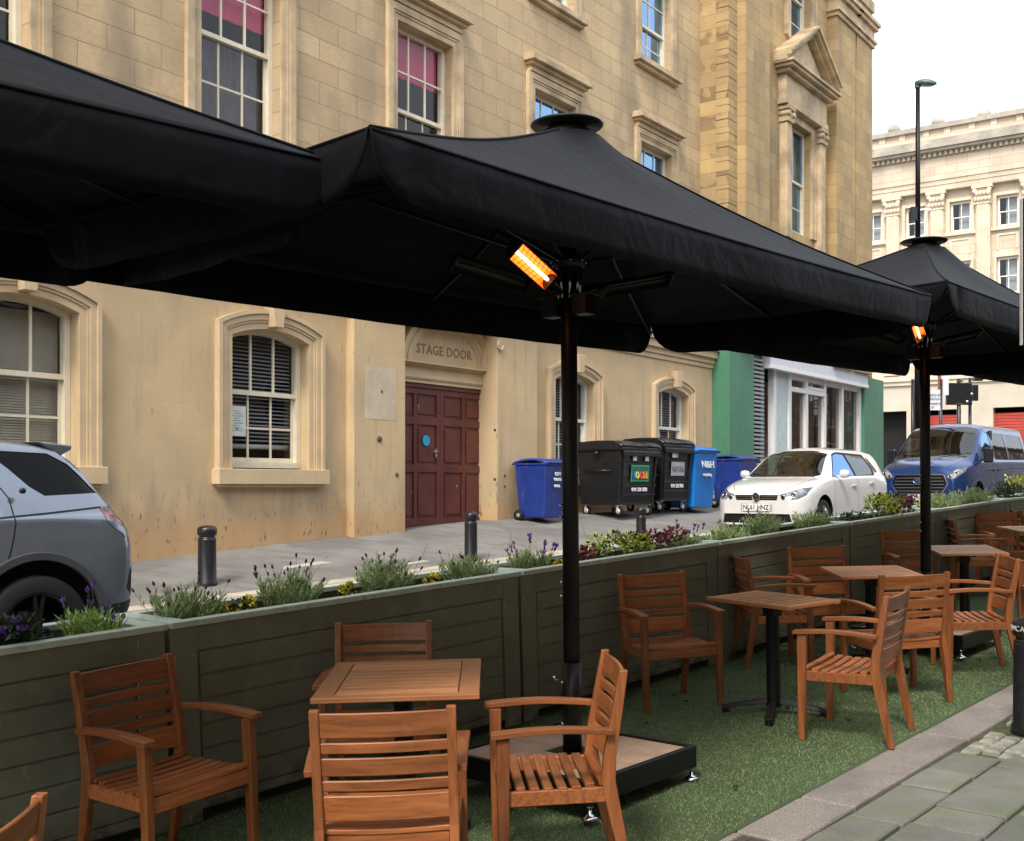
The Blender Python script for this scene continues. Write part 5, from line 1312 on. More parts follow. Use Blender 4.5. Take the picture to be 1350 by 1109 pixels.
def body(P, L, step=.05):
    """loft of rounded sections; P holds tables w, zs(shoulder), ws, zt, wt, zc, z0"""
    xs = sorted(set([0, .015, .04, .08, .12]+[L-.12, L-.08, L-.04, L-.015, L]+[step*i for i in range(3, int(L/step)-1)]))
    bm = bmesh.new(); rows = []
    for x in xs:
        w, z0, zs, ws, zt, wt, zc = [pch(P[k], x) for k in ('w', 'z0', 'zs', 'ws', 'zt', 'wt', 'zc')]
        zm = z0+(zs-z0)*.55
        ctl = [(w*.90, z0), (w*.975, z0+.07), (w*.992, z0+(zm-z0)*.5), (w, zm), (w*.993, zm+(zs-zm)*.55), (ws+(w-ws)*.35, zs-.02), (ws, zs)]
        # lower side smoothed, then straight glasshouse, then rounded roof edge
        pts = []
        for i in range(len(ctl)-1):
            for k in range(3): pts.append((pch([(j, c[0]) for j, c in enumerate(ctl)], i+k/3), pch([(j, c[1]) for j, c in enumerate(ctl)], i+k/3)))
        for k in range(7): t = k/7; pts.append((ws+(wt-ws)*t+.012*math.sin(PI*t), zs+(zt-zs)*t))
        for k in range(1, 9):
            t = k/8; a = t*PI/2; pts.append((wt*(1-t)**1.0, zt+(zc-zt)*math.sin(a)**.8)) if k < 8 else pts.append((0, zc))
        pts.insert(len(pts)-8, (wt, zt))
        rows.append([bm.verts.new((x, -y, z)) for y, z in pts]+[bm.verts.new((x, y, z)) for y, z in reversed(pts[:-1])])
    for a, b in zip(rows, rows[1:]):
        for i in range(len(a)-1): bm.faces.new((a[i], a[i+1], b[i+1], b[i]))
    bm.faces.new(rows[0][::-1]); bm.faces.new(rows[-1])
    for f in bm.faces: f.smooth = len(f.verts) < 5
    # triangulated caps kept flat
    bmesh.ops.recalc_face_normals(bm, faces=bm.faces); bm.normal_update(); return bm
def finish(bm, name, m, parent, label=None):
    bmesh.ops.recalc_face_normals(bm, faces=bm.faces)
    me = bpy.data.meshes.new(name); bm.to_mesh(me); bm.free(); me.materials.append(m); o = bpy.data.objects.new(name, me); C.objects.link(o); o.parent = parent
    if label: o['label'] = label
    return o
def circ(cx, cz, r, n=28, z0=None): return [(cx+r*math.cos(2*PI*i/n), cz+r*math.sin(2*PI*i/n)) for i in range(n)]
def wheel(parent, x, y, r, wd, rimm, spokes=5, side=-1, label=None):
    M = Matrix.Translation((x, y, r))
    mb = MB(); ri = r*.70
    mb.lathe([(ri, -wd/2), (r*.93, -wd/2), (r*.985, -wd/2+.02), (r, -wd/2+.05), (r, wd/2-.05), (r*.985, wd/2-.02), (r*.93, wd/2), (ri, wd/2)], 40, M, axis='y', cap=False)
    w = mb.build('wheel', M_rubber, parent)
    mb = MB(); s = side; f = s*wd/2
    mb.lathe([(ri+.004, f*.97), (ri-.012, f*.99), (ri-.03, f*.8), (ri-.04, f*.2)], 40, M, axis='y', cap=False)
    mb.lathe([(.001, f*.78), (.05, f*.8), (.06, f*.7), (.06, f*.2)], 20, M, axis='y', cap=False)
    for k in range(spokes):
        a = 2*PI*k/spokes+.3
        for da in (-.13, .13):
            p = (x+math.cos(a+da*.5)*.04, y+f*.78, r+math.sin(a+da*.5)*.04); q = (x+math.cos(a+da)*(ri-.02), y+f*.88, r+math.sin(a+da)*(ri-.02)); mb.beam(p, q, .03, .03, up=(0, 1, 0), w2=.022)
    mb.build('rim', rimm, w)
    mb = MB(); mb.lathe([(.001, -s*.01), (ri*.8, 0), (ri*.8, .02)], 24, Matrix.Translation((x, y, r)), axis='y'); mb.build('brake_disc', M_iron, w)
    return w
def arch_liner(parent, x, y0, y1, r, zc):
    mb = MB(); n = 18; vs = []
    for i in range(n+1):
        a = -.35+(PI+.7)*i/n; vs += [(x+math.cos(a)*r, y0, zc+math.sin(a)*r), (x+math.cos(a)*r, y1, zc+math.sin(a)*r)]
    mb.add(vs, [(2*i, 2*i+1, 2*i+3, 2*i+2) for i in range(n)]); 
    mb.add([(x-r, y1, zc-r*.5), (x+r, y1, zc-r*.5), (x+r, y1, zc+r), (x-r, y1, zc+r)], [(0, 1, 2, 3)]); mb.build('wheel_well', M_rubber, parent, fix=False)
def ring(mb, poly, y, w, th):  pass
FR = lambda f: f.calc_center_median().y < -.3
CENT = lambda xm: (lambda f: f.calc_center_median().x < xm)
def veh_matrix(x, y, ang_deg, z, pitch=0): 
    return Matrix.Translation((x, y, z)) @ Matrix.Rotation(math.radians(ang_deg), 4, 'Z') @ Matrix.Rotation(-math.radians(pitch), 4, 'Y')

# ------------------------------------------------ white hatchback
def paint(name, col, metal=0, rough=.28, fl=0):
    m = mat(name, col, rough, metal=metal, var=.03, scale=600 if fl else 3, coat=1.0, detail=2)
    setc(m, mixc(m, mul(m, noise(m, 8, .5, .8), .15), cur(m), tuple(c*.72 for c in col))); return m
m_wp = paint('white_car_paint', (.68, .68, .69), rough=.22)
a38 = 90-38.8
R_ = empty('parked_hatchback', veh_matrix(0, 0, a38, 0), 'white parked hatchback with its front towards us, behind the planters', 'car')
L = 4.2; u0 = .257; zc0 = 19.3; phi = math.radians(38.8); dv = Vector((math.sin(phi), math.cos(phi))); nv = Vector((-math.cos(phi), math.sin(phi)))
o2 = Vector((u0*zc0, zc0))+nv*.89
R_.matrix_world = veh_matrix(o2.x, o2.y, 90-38.8, .79, .6) @ Matrix.Diagonal((1, 1, 1.09, 1))
P = dict(w=[(0, .62), (.05, .70), (.14, .79), (.35, .865), (.8, .885), (3.3, .89), (3.8, .87), (4.05, .80), (4.2, .66)],
 z0=[(0, .22), (.3, .19), (4, .2), (4.2, .3)],
 zs=[(0, .60), (.05, .66), (.2, .74), (.5, .84), (.95, .93), (1.3, .955), (3.3, 1.0), (3.9, 1.0), (4.08, .92), (4.2, .7)],
 ws=[(0, .60), (.05, .66), (.2, .745), (.5, .80), (1.0, .835), (1.4, .845), (3.2, .835), (3.8, .79), (4.1, .7), (4.2, .6)],
 zt=[(0, .68), (.08, .75), (.3, .84), (.7, .92), (.98, .96), (1.15, 1.03), (1.75, 1.35), (2.1, 1.415), (3.2, 1.41), (3.7, 1.375), (3.88, 1.31), (4.05, 1.04), (4.13, .9), (4.2, .76)],
 wt=[(0, .50), (.08, .56), (.3, .64), (.7, .69), (1.05, .72), (1.3, .70), (1.8, .60), (2.2, .575), (3.3, .56), (3.8, .58), (4.05, .62), (4.2, .5)],
 zc=[(0, .70), (.06, .77), (.2, .85), (.5, .92), (.85, .97), (.97, 1.0), (1.12, 1.09), (1.7, 1.41), (2.05, 1.48), (2.5, 1.495), (3.2, 1.485), (3.7, 1.45), (3.9, 1.38), (4.07, 1.08), (4.15, .93), (4.2, .8)])
bm = body(P, L)
SIDE = lambda f: f.normal.y < -.25
from mathutils.bvhtree import BVHTree
R_bvh = BVHTree.FromBMesh(bm)
def lamp_at(bvh, y, z, r, parent):
    h = bvh.ray_cast(Vector((-2, y, z)), Vector((1, 0, 0)))
    if h[0] is None: return
    M = Matrix.Translation(h[0]+h[1]*.004) @ h[1].to_track_quat('Z', 'Y').to_matrix().to_4x4()
    mb = MB(); mb.lathe([(r*1.15, -.004), (r*1.1, .002), (r*.95, .003), (r*.9, -.002)], 20, M, cap=False); mb.build('lamp_ring', M_chrome, parent)
    mb = MB(); mb.lathe([(r*.9, -.001), (r*.6, .004), (.001, .007)], 20, M, cap=False); mb.build('lamp_bowl', M_iron, parent)
NOSE = lambda f: f.calc_center_median().x < .75 and f.normal.z < .93
arch_r = .37
for cxw in (.87, 3.45):
    for sg in (-1, 1):
        fs = cut(bm, circ(cxw, .33, arch_r), (0, 2), lambda f: f.normal.y*sg > .05 and f.calc_center_median().z < .8); bmesh.ops.delete(bm, geom=fs, context='FACES')
ws_ = [(-.60, .985), (.60, .985), (.705, 1.01), (.56, 1.37), (.3, 1.425), (-.3, 1.425), (-.56, 1.37), (-.705, 1.01)]
take(bm, cut(bm, ws_, (1, 2), lambda f: .90 < f.calc_center_median().x < 2.1 and f.normal.x < -.25 and f.normal.z > .3), 'windscreen', M_carglass, R_, .006)
for sg, lab in ((-1, None), (1, None)):
    sf_ = (lambda s: (lambda f: f.normal.y*s > .3 and f.calc_center_median().z > .9))(sg)
    take(bm, cut(bm, [(1.36, 1.0), (2.33, 1.0), (2.30, 1.36), (2.0, 1.375), (1.82, 1.34)], (0, 2), sf_), 'front_side_window', M_glass_skytint if sg < 0 else M_carglass, R_, .006)
    take(bm, cut(bm, [(2.40, 1.0), (3.22, 1.02), (3.30, 1.10), (3.20, 1.34), (2.37, 1.365)], (0, 2), sf_), 'rear_side_window', M_carglass, R_, .006)
    take(bm, cut(bm, [(3.36, 1.04), (3.56, 1.06), (3.40, 1.29), (3.30, 1.32)], (0, 2), sf_), 'quarter_window', M_tint, R_, .006)
    take(bm, cut(bm, [(1.31, .98), (3.30, 1.0), (3.36, 1.10), (3.24, 1.365), (2.0, 1.40), (1.80, 1.365)], (0, 2), sf_), 'window_trim', M_rubber, R_, .002)
# thin dark shut lines
m_hl = mat('headlight_glass', (.035, .037, .042), .12, var=.5, scale=7, coat=1, metal=.1, col2=(.30, .32, .35), contrast=(.42, .62))
M_gap = flat('shut_or_crease_line', (.02, .02, .02), .8)
def gap(bm, pts, w=.008, filt=SIDE, ax=(0, 2)):
    for p, q in zip(pts, pts[1:]):
        d = Vector((q[0]-p[0], q[1]-p[1])).normalized(); n = Vector((-d.y, d.x))*w/2
        poly = [(p[0]-n.x, p[1]-n.y), (q[0]-n.x, q[1]-n.y), (q[0]+n.x, q[1]+n.y), (p[0]+n.x, p[1]+n.y)]
        yield cut(bm, poly, ax, filt)
def gaps(bm, lines, parent, filt=SIDE, w=.009, ax=(0, 2)):
    for l in lines:
        for fs in gap(bm, l, w, filt, ax):
            if fs: take(bm, fs, 'shut_or_crease_line', M_gap, parent, .004)
gaps(bm, [[(1.33, .95), (1.30, .6), (1.38, .3)], [(2.37, .97), (2.36, .5), (2.34, .28)], [(3.28, 1.0), (3.12, .72), (3.02, .5)]], R_)
TOPF = lambda f: f.normal.z > .35 and f.calc_center_median().x < 1.2
for s in (-1, 1): gaps(bm, [[(.10, s*.47), (.32, s*.60), (.96, s*.70)]], R_, filt=TOPF, ax=(0, 1), w=.010)
gaps(bm, [[(.93, -.70), (.93, .70)]], R_, filt=TOPF, ax=(0, 1), w=.012)
# lamps, grille, lower intake in front
def hl_poly(s): return [(s*.39, .61), (s*.72, .625), (s*.82, .69), (s*.83, .82), (s*.74, .81), (s*.54, .735), (s*.42, .70)]
for s in (-1, 1):
    hp = hl_poly(s); hp = hp if s > 0 else hp[::-1]
    fs = cut(bm, hp, (1, 2), lambda f: f.calc_center_median().x < .62 and f.calc_center_median().y*s > .3)
    hlp = take(bm, fs, 'headlight', m_hl, R_, .004)
    if hlp:
        for (yy, zz, r_) in ((.50, .662, .036), (.655, .70, .05)): lamp_at(R_bvh, s*yy, zz, r_, hlp)
fs = cut(bm, [(-.385, .615), (.385, .615), (.41, .70), (-.41, .70)], (1, 2), lambda f: f.calc_center_median().x < .3)
gr = take(bm, fs, 'grille', M_rubber, R_, .02)
mb = MB(); mb.beam((.005, -.38, .642), (.005, .38, .642), .014, .008); mb.beam((.008, -.39, .672), (.008, .39, .672), .014, .008); mb.build('grille_bar', M_chrome, gr)
fs = cut(bm, [(-.66, .25), (.66, .25), (.62, .40), (-.62, .40)], (1, 2), lambda f: f.calc_center_median().x < .3)
take(bm, fs, 'lower_intake', M_rubber, R_, .03)
finish(bm, 'body', m_wp, R_)
# emblem of ring with V over W
mb = MB(); e = .058
def ringm(mb, x, y, z, r, t, n=28):
    mb.tube([(x, y+r*math.cos(2*PI*i/n), z+r*math.sin(2*PI*i/n)) for i in range(n+1)], t, 6)
ringm(mb, -.012, 0, .66, .072, .008)
def stroke(pts):
    for p, q in zip(pts, pts[1:]): mb.beam((-.014, p[0], .66+p[1]), (-.014, q[0], .66+q[1]), .011, .008, up=(1, 0, 0))
stroke([(-.030, .060), (0, .008), (.030, .060)]); stroke([(-.062, .026), (-.030, -.056), (0, -.004), (.030, -.056), (.062, .026)])
mb.build('emblem', M_chrome, R_)
mb = MB(); mb.lathe([(.001, -.004), (.07, -.004), (.07, .03)], 28, Matrix.Translation((0, 0, .66)), axis='x'); mb.build('emblem_plate', M_rubber, R_)
def plate(parent, x, z, txt, back=(.8, .8, .78), w=.52):
    mb = MB(); mb.box((x-.012, -w/2, z-.055), (x, w/2, z+.055)); pl = mb.build('number_plate', flat('plate_white', back, .4, var=.02), parent)
    text_obj('lettering', txt, M_rubber, pl, Matrix.Translation((x-.0135, 0, z)) @ Matrix.Rotation(-PI/2, 4, 'Z') @ Matrix.Rotation(PI/2, 4, 'X'), .105, .001, bold=.002)
plate(R_, -.006, .50, 'NL61 HNZ')
mb = MB(); mb.box((-.0, -.3, .43), (.10, .3, .565)); mb.build('plate_mount', m_wp, R_)
for (x, s) in ((.87, -1), (3.45, -1), (.87, 1), (3.45, 1)):
    wheel(R_, x, s*.77, .31, .2, flat('silver_alloy', (.45, .45, .47), .3, .9) if 'silver_alloy' not in bpy.data.materials else bpy.data.materials['silver_alloy'], 5, s)
    arch_liner(R_, x, s*.86, s*.5, arch_r+.002, .33)
for s in (-1, 1):
    mb = MB(); mb.lathe([(.001, -.10), (.055, -.085), (.07, -.02), (.068, .04), (.05, .075), (.001, .085)], 14, Matrix.Translation((1.48, s*.98, 1.03)) @ Matrix.Diagonal((.75, 1, 1, 1)), axis='y'); mb.box((1.46, min(s*.84, s*.93), .985), (1.54, max(s*.84, s*.93), 1.01)); mb.build('wing_mirror', m_wp, R_)
    for x, z in ((2.17, .83), (3.02, .87)): mb = MB(); mb.beam((x-.09, s*.905, z), (x+.09, s*.903, z+.004), .028, .03); mb.build('door_handle', m_wp, R_, bevel=.006)
mb = MB(); mb.beam((1.0, -.62, .985), (1.12, .02, 1.055), .015, .012); mb.beam((1.02, .05, .99), (1.1, .6, 1.03), .015, .012); mb.build('wiper', M_rubber, R_)
m_int = flat('car_interior', (.03, .03, .032), .8)
mb = MB(); mb.box((1.35, -.78, .5), (3.6, .78, .92))
for y in (-.38, .38):
    mb.cbox((2.2, y, .95), (.16, .48, .6)); mb.cbox((2.24, y, 1.24), (.1, .26, .18)); mb.cbox((3.1, y, .95), (.16, .55, .5))
mb.build('interior', m_int, R_)
mb = MB(); mb.lathe([(.17, 0), (.17, .02)], 24, Matrix.Translation((1.62, -.37, .98)) @ Matrix.Rotation(math.radians(25), 4, 'Y'), axis='x'); mb.build('steering_wheel', m_int, R_)
mb = MB(); mb.box((.3, -.7, .17), (3.9, .7, .3)); mb.build('underbody', M_rubber, R_)

# ------------------------------------------------ blue van
m_vb = paint('metallic_blue_paint', (.015, .052, .185), metal=.55, rough=.22, fl=1)
m_vb.node_tree.nodes['Principled BSDF'].inputs['Coat Weight'].default_value = .5
L = 4.97; cz = 24.6; cu = .398; phi = math.radians(39.5); nv = Vector((-math.cos(phi), math.sin(phi))); o2 = Vector((cu*cz, cz))+nv*.99
V = empty('parked_van', veh_matrix(o2.x, o2.y, 90-39.5, .93, .2) @ Matrix.Diagonal((1, 1, 1.11, 1)), 'metallic blue parked van behind the white car, partly hidden by the far parasol pole', 'van')
P = dict(w=[(0, .74), (.05, .84), (.16, .93), (.4, .975), (.9, .99), (4.7, .985), (4.97, .95)],
 z0=[(0, .26), (.3, .23), (4.9, .24), (4.97, .3)],
 zs=[(0, .82), (.06, .95), (.25, 1.05), (.7, 1.15), (1.2, 1.2), (4.9, 1.24), (4.97, 1.2)],
 ws=[(0, .70), (.06, .80), (.25, .88), (.7, .93), (1.2, .95), (4.9, .95), (4.97, .9)],
 zt=[(0, .86), (.08, 1.0), (.3, 1.11), (.7, 1.22), (.9, 1.3), (1.1, 1.42), (1.75, 1.86), (2.1, 1.93), (4.85, 1.93), (4.97, 1.86)],
 wt=[(0, .62), (.08, .68), (.3, .75), (.7, .82), (.9, .86), (1.1, .86), (1.75, .78), (2.2, .765), (4.85, .765), (4.97, .72)],
 zc=[(0, .90), (.05, 1.02), (.15, 1.10), (.45, 1.2), (.8, 1.29), (1.0, 1.40), (1.65, 1.86), (1.9, 1.97), (2.3, 2.02), (4.7, 2.02), (4.9, 1.98), (4.97, 1.9)])
bm = body(P, L, .06)
V_bvh = BVHTree.FromBMesh(bm)
for cxw in (.98, 3.9):
    for sg in (-1, 1):
        fs = cut(bm, circ(cxw, .38, .42), (0, 2), lambda f: f.normal.y*sg > .05 and f.calc_center_median().z < .95); bmesh.ops.delete(bm, geom=fs, context='FACES')
take(bm, cut(bm, [(-.80, 1.25), (.80, 1.25), (.86, 1.34), (.735, 1.86), (.5, 1.91), (-.5, 1.91), (-.735, 1.86), (-.86, 1.34)], (1, 2), lambda f: .6 < f.calc_center_median().x < 2.1 and f.normal.x < -.3 and f.normal.z > .2), 'windscreen', M_carglass, V, .006)
for sg in (-1, 1):
    sf_ = (lambda s: (lambda f: f.normal.y*s > .3 and f.calc_center_median().z > .9))(sg)
    take(bm, cut(bm, [(1.22, 1.22), (2.15, 1.20), (2.13, 1.80), (1.86, 1.82), (1.60, 1.66)], (0, 2), sf_), 'door_window', M_glass_skytint, V, .006)
    take(bm, cut(bm, [(2.32, 1.25), (3.28, 1.25), (3.28, 1.80), (2.32, 1.80)], (0, 2), sf_), 'side_window', M_tint, V, .006)
    take(bm, cut(bm, [(3.42, 1.25), (4.7, 1.27), (4.66, 1.78), (3.42, 1.80)], (0, 2), sf_), 'side_window', M_tint, V, .006)
gaps(bm, [[(1.22, 1.18), (1.15, .9), (1.28, .35)], [(2.24, 1.86), (2.24, .32)], [(3.35, 1.86), (3.35, .32)], [(1.5, 1.0), (3.3, 1.06), (4.9, 1.08)]], V)
for s in (-1, 1): gaps(bm, [[(.14, s*.55), (.40, s*.70), (.78, s*.80)]], V, filt=TOPF, ax=(0, 1), w=.012)
for s in (-1, 1):
    hp = [(s*.56, .82), (s*.80, .86), (s*.93, .98), (s*.93, 1.08), (s*.74, 1.02), (s*.58, .90)]; hp = hp if s > 0 else hp[::-1]
    hlp = take(bm, cut(bm, hp, (1, 2), lambda f: f.calc_center_median().x < .65 and f.calc_center_median().y*s > .4), 'headlight', m_hl, V, .004)
    if hlp:
        for yy, zz in ((.67, .885), (.80, .96)): lamp_at(V_bvh, s*yy, zz, .04, hlp)
gr = take(bm, cut(bm, [(-.46, .56), (.46, .56), (.60, .74), (.52, .90), (-.52, .90), (-.60, .74)], (1, 2), lambda f: f.calc_center_median().x < .35), 'grille', M_rubber, V, .03)
mb = MB()
for i in range(5): z = .60+.065*i; w_ = .50+.05*math.sin(i/4*PI); mb.beam((-.005, -w_, z), (-.005, w_, z), .02, .016)
mb.build('grille_bar', flat('grey_chrome_bar', (.25, .26, .28), .3, .8), gr)
mb = MB(); pts = [(-.50, .545), (.50, .545), (.63, .74), (.54, .925), (-.54, .925), (-.63, .74), (-.50, .545)]
for p, q in zip(pts, pts[1:]): mb.beam((.0, *p), (.0, *q), .022, .03, up=(1, 0, 0))
mb.build('grille_surround', M_chrome, V)
take(bm, cut(bm, [(-.72, .28), (.72, .28), (.76, .40), (-.76, .40)], (1, 2), lambda f: f.calc_center_median().x < .35), 'lower_intake', M_rubber, V, .03)
finish(bm, 'body', m_vb, V)
mb = MB(); mb.lathe([(.001, -.02), (.05, -.02), (.055, .02)], 24, Matrix.Translation((-.005, 0, .80)) @ Matrix.Diagonal((1, 2.2, 1, 1)), axis='x'); eb = mb.build('emblem', flat('dark_blue_oval', (.02, .05, .16), .3), V)
mb = MB(); mb.tube([(-.026, .118*math.cos(a*PI/12), .80+.053*math.sin(a*PI/12)) for a in range(25)], .005, 6); mb.build('emblem_rim', M_chrome, eb)
plate(V, -.015, .475, 'NX19 WUG')
mb = MB(); mb.box((-.01, -.5, .41), (.12, .5, .535)); mb.build('bumper_bar', M_rubber, V)
mb = MB(); mb.tube([(-.02, -.86+.0, .42), (-.02, .0, .40), (-.02, .86, .42)], .02, 8)
for (x, s) in ((.98, -1), (3.9, -1), (.98, 1), (3.9, 1)):
    wheel(V, x, s*.87, .34, .22, bpy.data.materials['silver_alloy'], 8, s); arch_liner(V, x, s*.96, s*.55, .422, .38)
for s in (-1, 1):
    mb = MB(); mb.cbox((1.28, s*1.10, 1.32), (.12, .2, .3)); mb.box((1.26, min(s*.94, s*1.02), 1.2), (1.34, max(s*.94, s*1.02), 1.26)); mb.build('wing_mirror', M_plastic, V, bevel=.03)
    for x, z in ((2.1, 1.02), (2.42, 1.03)): mb = MB(); mb.beam((x-.09, s*1.0, z), (x+.09, s*1.0, z), .03, .035); mb.build('door_handle', M_plastic, V, bevel=.006)
    mb = MB(); mb.beam((1.6, s*.985, .52), (3.3, s*.985, .52), .025, .09); mb.build('side_moulding', M_plastic, V)
mb = MB(); mb.box((1.5, -.85, .5), (4.7, .85, 1.1)); mb.box((2.3, -.85, 1.0), (2.36, .85, 1.85))
for y in (-.5, 0.05, .5): mb.cbox((2.15, y, 1.25), (.15, .42, .65))
mb.build('interior', m_int, V)
mb = MB(); mb.box((.3, -.75, .2), (4.8, .75, .35)); mb.build('underbody', M_rubber, V)
mb = MB(); mb.beam((.86, -.75, 1.285), (.95, -.05, 1.35), .018, .014); mb.beam((.86, .05, 1.31), (.93, .7, 1.34), .018, .014); mb.build('wiper', M_rubber, V)

# ------------------------------------------------ grey SUV at the left edge
m_gp = paint('metallic_grey_paint', (.19, .22, .27), metal=.6, rough=.2, fl=1)
TS = 7.36; S0 = -.12; GS = .375; L = 4.6; SC = 1.0
def SP(px, py):
    u = (px-CX)/F; z = TS/(N.x*u+N.y); s = z*(u*D.x+D.y); return (s-S0, EYE-(py-H)/F*z-GS)
o2 = D*S0+N*(TS+.95)
Sv = empty('parked_suv', veh_matrix(o2.x, o2.y, ANG, GS, 0), 'grey parked off-road estate car cut by the left edge of the photo', 'car')
print('suv pts', [tuple(round(v, 2) for v in SP(*p)) for p in ((180, 740), (51, 815), (118, 586), (157, 647), (57, 762), (0, 572), (175, 806), (141, 783), (54, 723), (141, 669), (0, 684))])
P = dict(w=[(0, .70), (.1, .85), (.35, .93), (.8, .95), (4.2, .95), (4.42, .93), (4.53, .88), (4.6, .76)],
 z0=[(0, .35), (.4, .28), (4.2, .30), (4.45, .36), (4.55, .42), (4.6, .5)],
 zs=[(0, .8), (.3, .98), (1.2, 1.10), (2.5, 1.12), (3.8, 1.14), (4.3, 1.15), (4.45, 1.12), (4.55, 1.02), (4.6, .88)],
 ws=[(0, .66), (.3, .86), (1.2, .91), (3.8, .91), (4.3, .885), (4.5, .83), (4.6, .72)],
 zt=[(0, .84), (.3, 1.05), (1.1, 1.16), (1.35, 1.25), (2.0, 1.58), (2.4, 1.645), (3.5, 1.645), (4.0, 1.60), (4.14, 1.53), (4.35, 1.28), (4.47, 1.13), (4.56, 1.0), (4.6, .9)],
 wt=[(0, .6), (.3, .74), (1.1, .80), (1.35, .79), (2.0, .70), (2.4, .685), (3.5, .675), (4.0, .68), (4.2, .72), (4.4, .79), (4.6, .66)],
 zc=[(0, .9), (.3, 1.1), (1.1, 1.22), (1.3, 1.3), (1.95, 1.62), (2.4, 1.71), (3.5, 1.71), (4.0, 1.665), (4.16, 1.60), (4.38, 1.32), (4.5, 1.15), (4.6, .94)])
bm = body(P, L, .05)
wc = SP(51, 815); wx_ = wc[0]; wr = .372
for cxw in (.92, wx_):
    for sg in (-1, 1):
        fs = cut(bm, circ(cxw, .385, .46), (0, 2), lambda f: f.normal.y*sg > .05 and f.calc_center_median().z < 1.0); bmesh.ops.delete(bm, geom=fs, context='FACES')
sideU = lambda f: f.normal.y < -.2 and f.calc_center_median().z > .9
qg = [SP(*p) for p in ((-40, 590), (85, 597), (109, 611), (124, 628), (141, 650), (68, 654), (50, 642), (26, 617), (5, 598))]
take(bm, cut(bm, qg, (0, 2), sideU), 'rear_quarter_window', M_tint, Sv, .006)
for q in ([(1.5, 1.17), (2.3, 1.17), (2.3, 1.6), (2.05, 1.57)], [(2.4, 1.17), (3.3, 1.18), (3.05, 1.6), (2.4, 1.6)]): take(bm, cut(bm, q, (0, 2), sideU), 'side_window', M_tint, Sv, .006)
rg = [SP(*p) for p in ((106, 602), (112, 602), (158, 648), (151, 648), (128, 624))]
take(bm, cut(bm, rg, (0, 2), lambda f: f.normal.y < .3 and f.calc_center_median().y < 0), 'tailgate_window_edge', M_tint, Sv, .003)
tl = [SP(*p) for p in ((137, 670), (150, 668), (180, 664), (184, 698), (174, 697), (156, 690), (144, 680))]
fs = cut(bm, tl, (0, 2), lambda f: f.calc_center_median().y < -.3 and f.calc_center_median().x > 4)
tlo = take(bm, fs, 'tail_light', mat('red_smoked_lens', (.012, .006, .008), .12, var=.1, scale=16, col2=(.36, .04, .06), coat=1, contrast=(.42, .6)), Sv, .003)
gaps(bm, [[SP(0, 631), SP(12, 645), SP(20, 658), SP(23, 690), SP(18, 715), SP(12, 737)]], Sv, w=.010)
gaps(bm, [[SP(-60, 693), SP(0, 684), SP(70, 677), SP(141, 669)]], Sv, w=.014)  # body crease: its shade is drawn as a dark strip
gaps(bm, [[SP(105, 600), SP(84, 583)]], Sv, w=.008)
gaps(bm, [[SP(140, 672), SP(146, 690), SP(170, 708)]], Sv, w=.006, filt=lambda f: f.normal.y < -.1)
vb = cut(bm, [SP(*p) for p in ((176, 752), (185, 745), (186, 790), (171, 776))], (0, 2), lambda f: f.calc_center_median().y < 0 and f.calc_center_median().x > 4)
take(bm, vb, 'bumper_vent', M_rubber, Sv, .004)
lowb = cut(bm, [SP(*p) for p in ((148, 797), (186, 790), (186, 830), (140, 830))], (0, 2), lambda f: f.calc_center_median().x > 4 and f.calc_center_median().y < -.2)
take(bm, lowb, 'bumper_skirt', M_plastic, Sv, -.002)
finish(bm, 'body', m_gp, Sv)
# wheel arch cladding
mb = MB(); n = 30; pa = []; pb = []
for cxw in (.92, wx_):
    mb = MB()
    pi_ = [(cxw+math.cos(a)*.458, .385+math.sin(a)*.458) for a in [(-.25+(PI+.5)*i/n) for i in range(n+1)]]; po = [(cxw+math.cos(a)*.515, .385+math.sin(a)*.515) for a in [(-.25+(PI+.5)*i/n) for i in range(n+1)]]
    strip(mb, pi_, po, -.972, -.93); mb.build('arch_cladding', bpy.data.materials.get('dark_grey_cladding') or flat('dark_grey_cladding', (.045, .048, .055), .5), Sv, bevel=.006)
for (x, s) in ((.92, -1), (wx_, -1), (.92, 1), (wx_, 1)):
    wheel(Sv, x, s*.84, wr, .235, flat('gloss_black_alloy', (.03, .032, .036), .25, .7) if 'gloss_black_alloy' not in bpy.data.materials else bpy.data.materials['gloss_black_alloy'], 5, s); arch_liner(Sv, x, s*.93, s*.5, .462, .385)
# roof spoiler and rails
m_sp = m_gp
mb = MB(); x0, z0 = SP(84, 583); x1, z1 = SP(121, 586); mb.prism([(x0-.05, z0+.01), (x1, z1+.0), (x1-.005, z1-.03), (x0+.12, z0-.085)], -.68, .68); mb.build('spoiler', m_gp, Sv, bevel=.008)
mb = MB(); x1, z1 = SP(12, 566); mb.tube([(1.9, -.64, 1.69), (2.1, -.64, 1.735), (x1-.25, -.64, 1.745), (x1-.02, -.64, 1.735), (x1, -.64, 1.69)], .018, 8); mb.tube([(1.9, .64, 1.69), (2.1, .64, 1.735), (x1-.25, .64, 1.745), (x1, .64, 1.69)], .018, 8); mb.build('roof_rail', M_rubber, Sv)
x, z = SP(31, 647); mb = MB(); mb.lathe([(.001, -.012), (.02, -.012), (.02, .01)], 16, Matrix.Translation((x, -.935, z)), axis='y'); mb.build('fuel_cap_badge', M_iron, Sv)
x, z = SP(158, 799); mb = MB(); mb.lathe([(.001, -.02), (.014, -.02), (.018, .01)], 12, Matrix.Translation((x, -.9, z)), axis='y'); mb.build('parking_sensor', M_chrome, Sv)
mb = MB(); mb.box((1.4, -.82, .5), (4.3, .82, 1.05)); mb.box((.4, -.8, .25), (4.3, .8, .45)); mb.build('underbody', M_rubber, Sv)

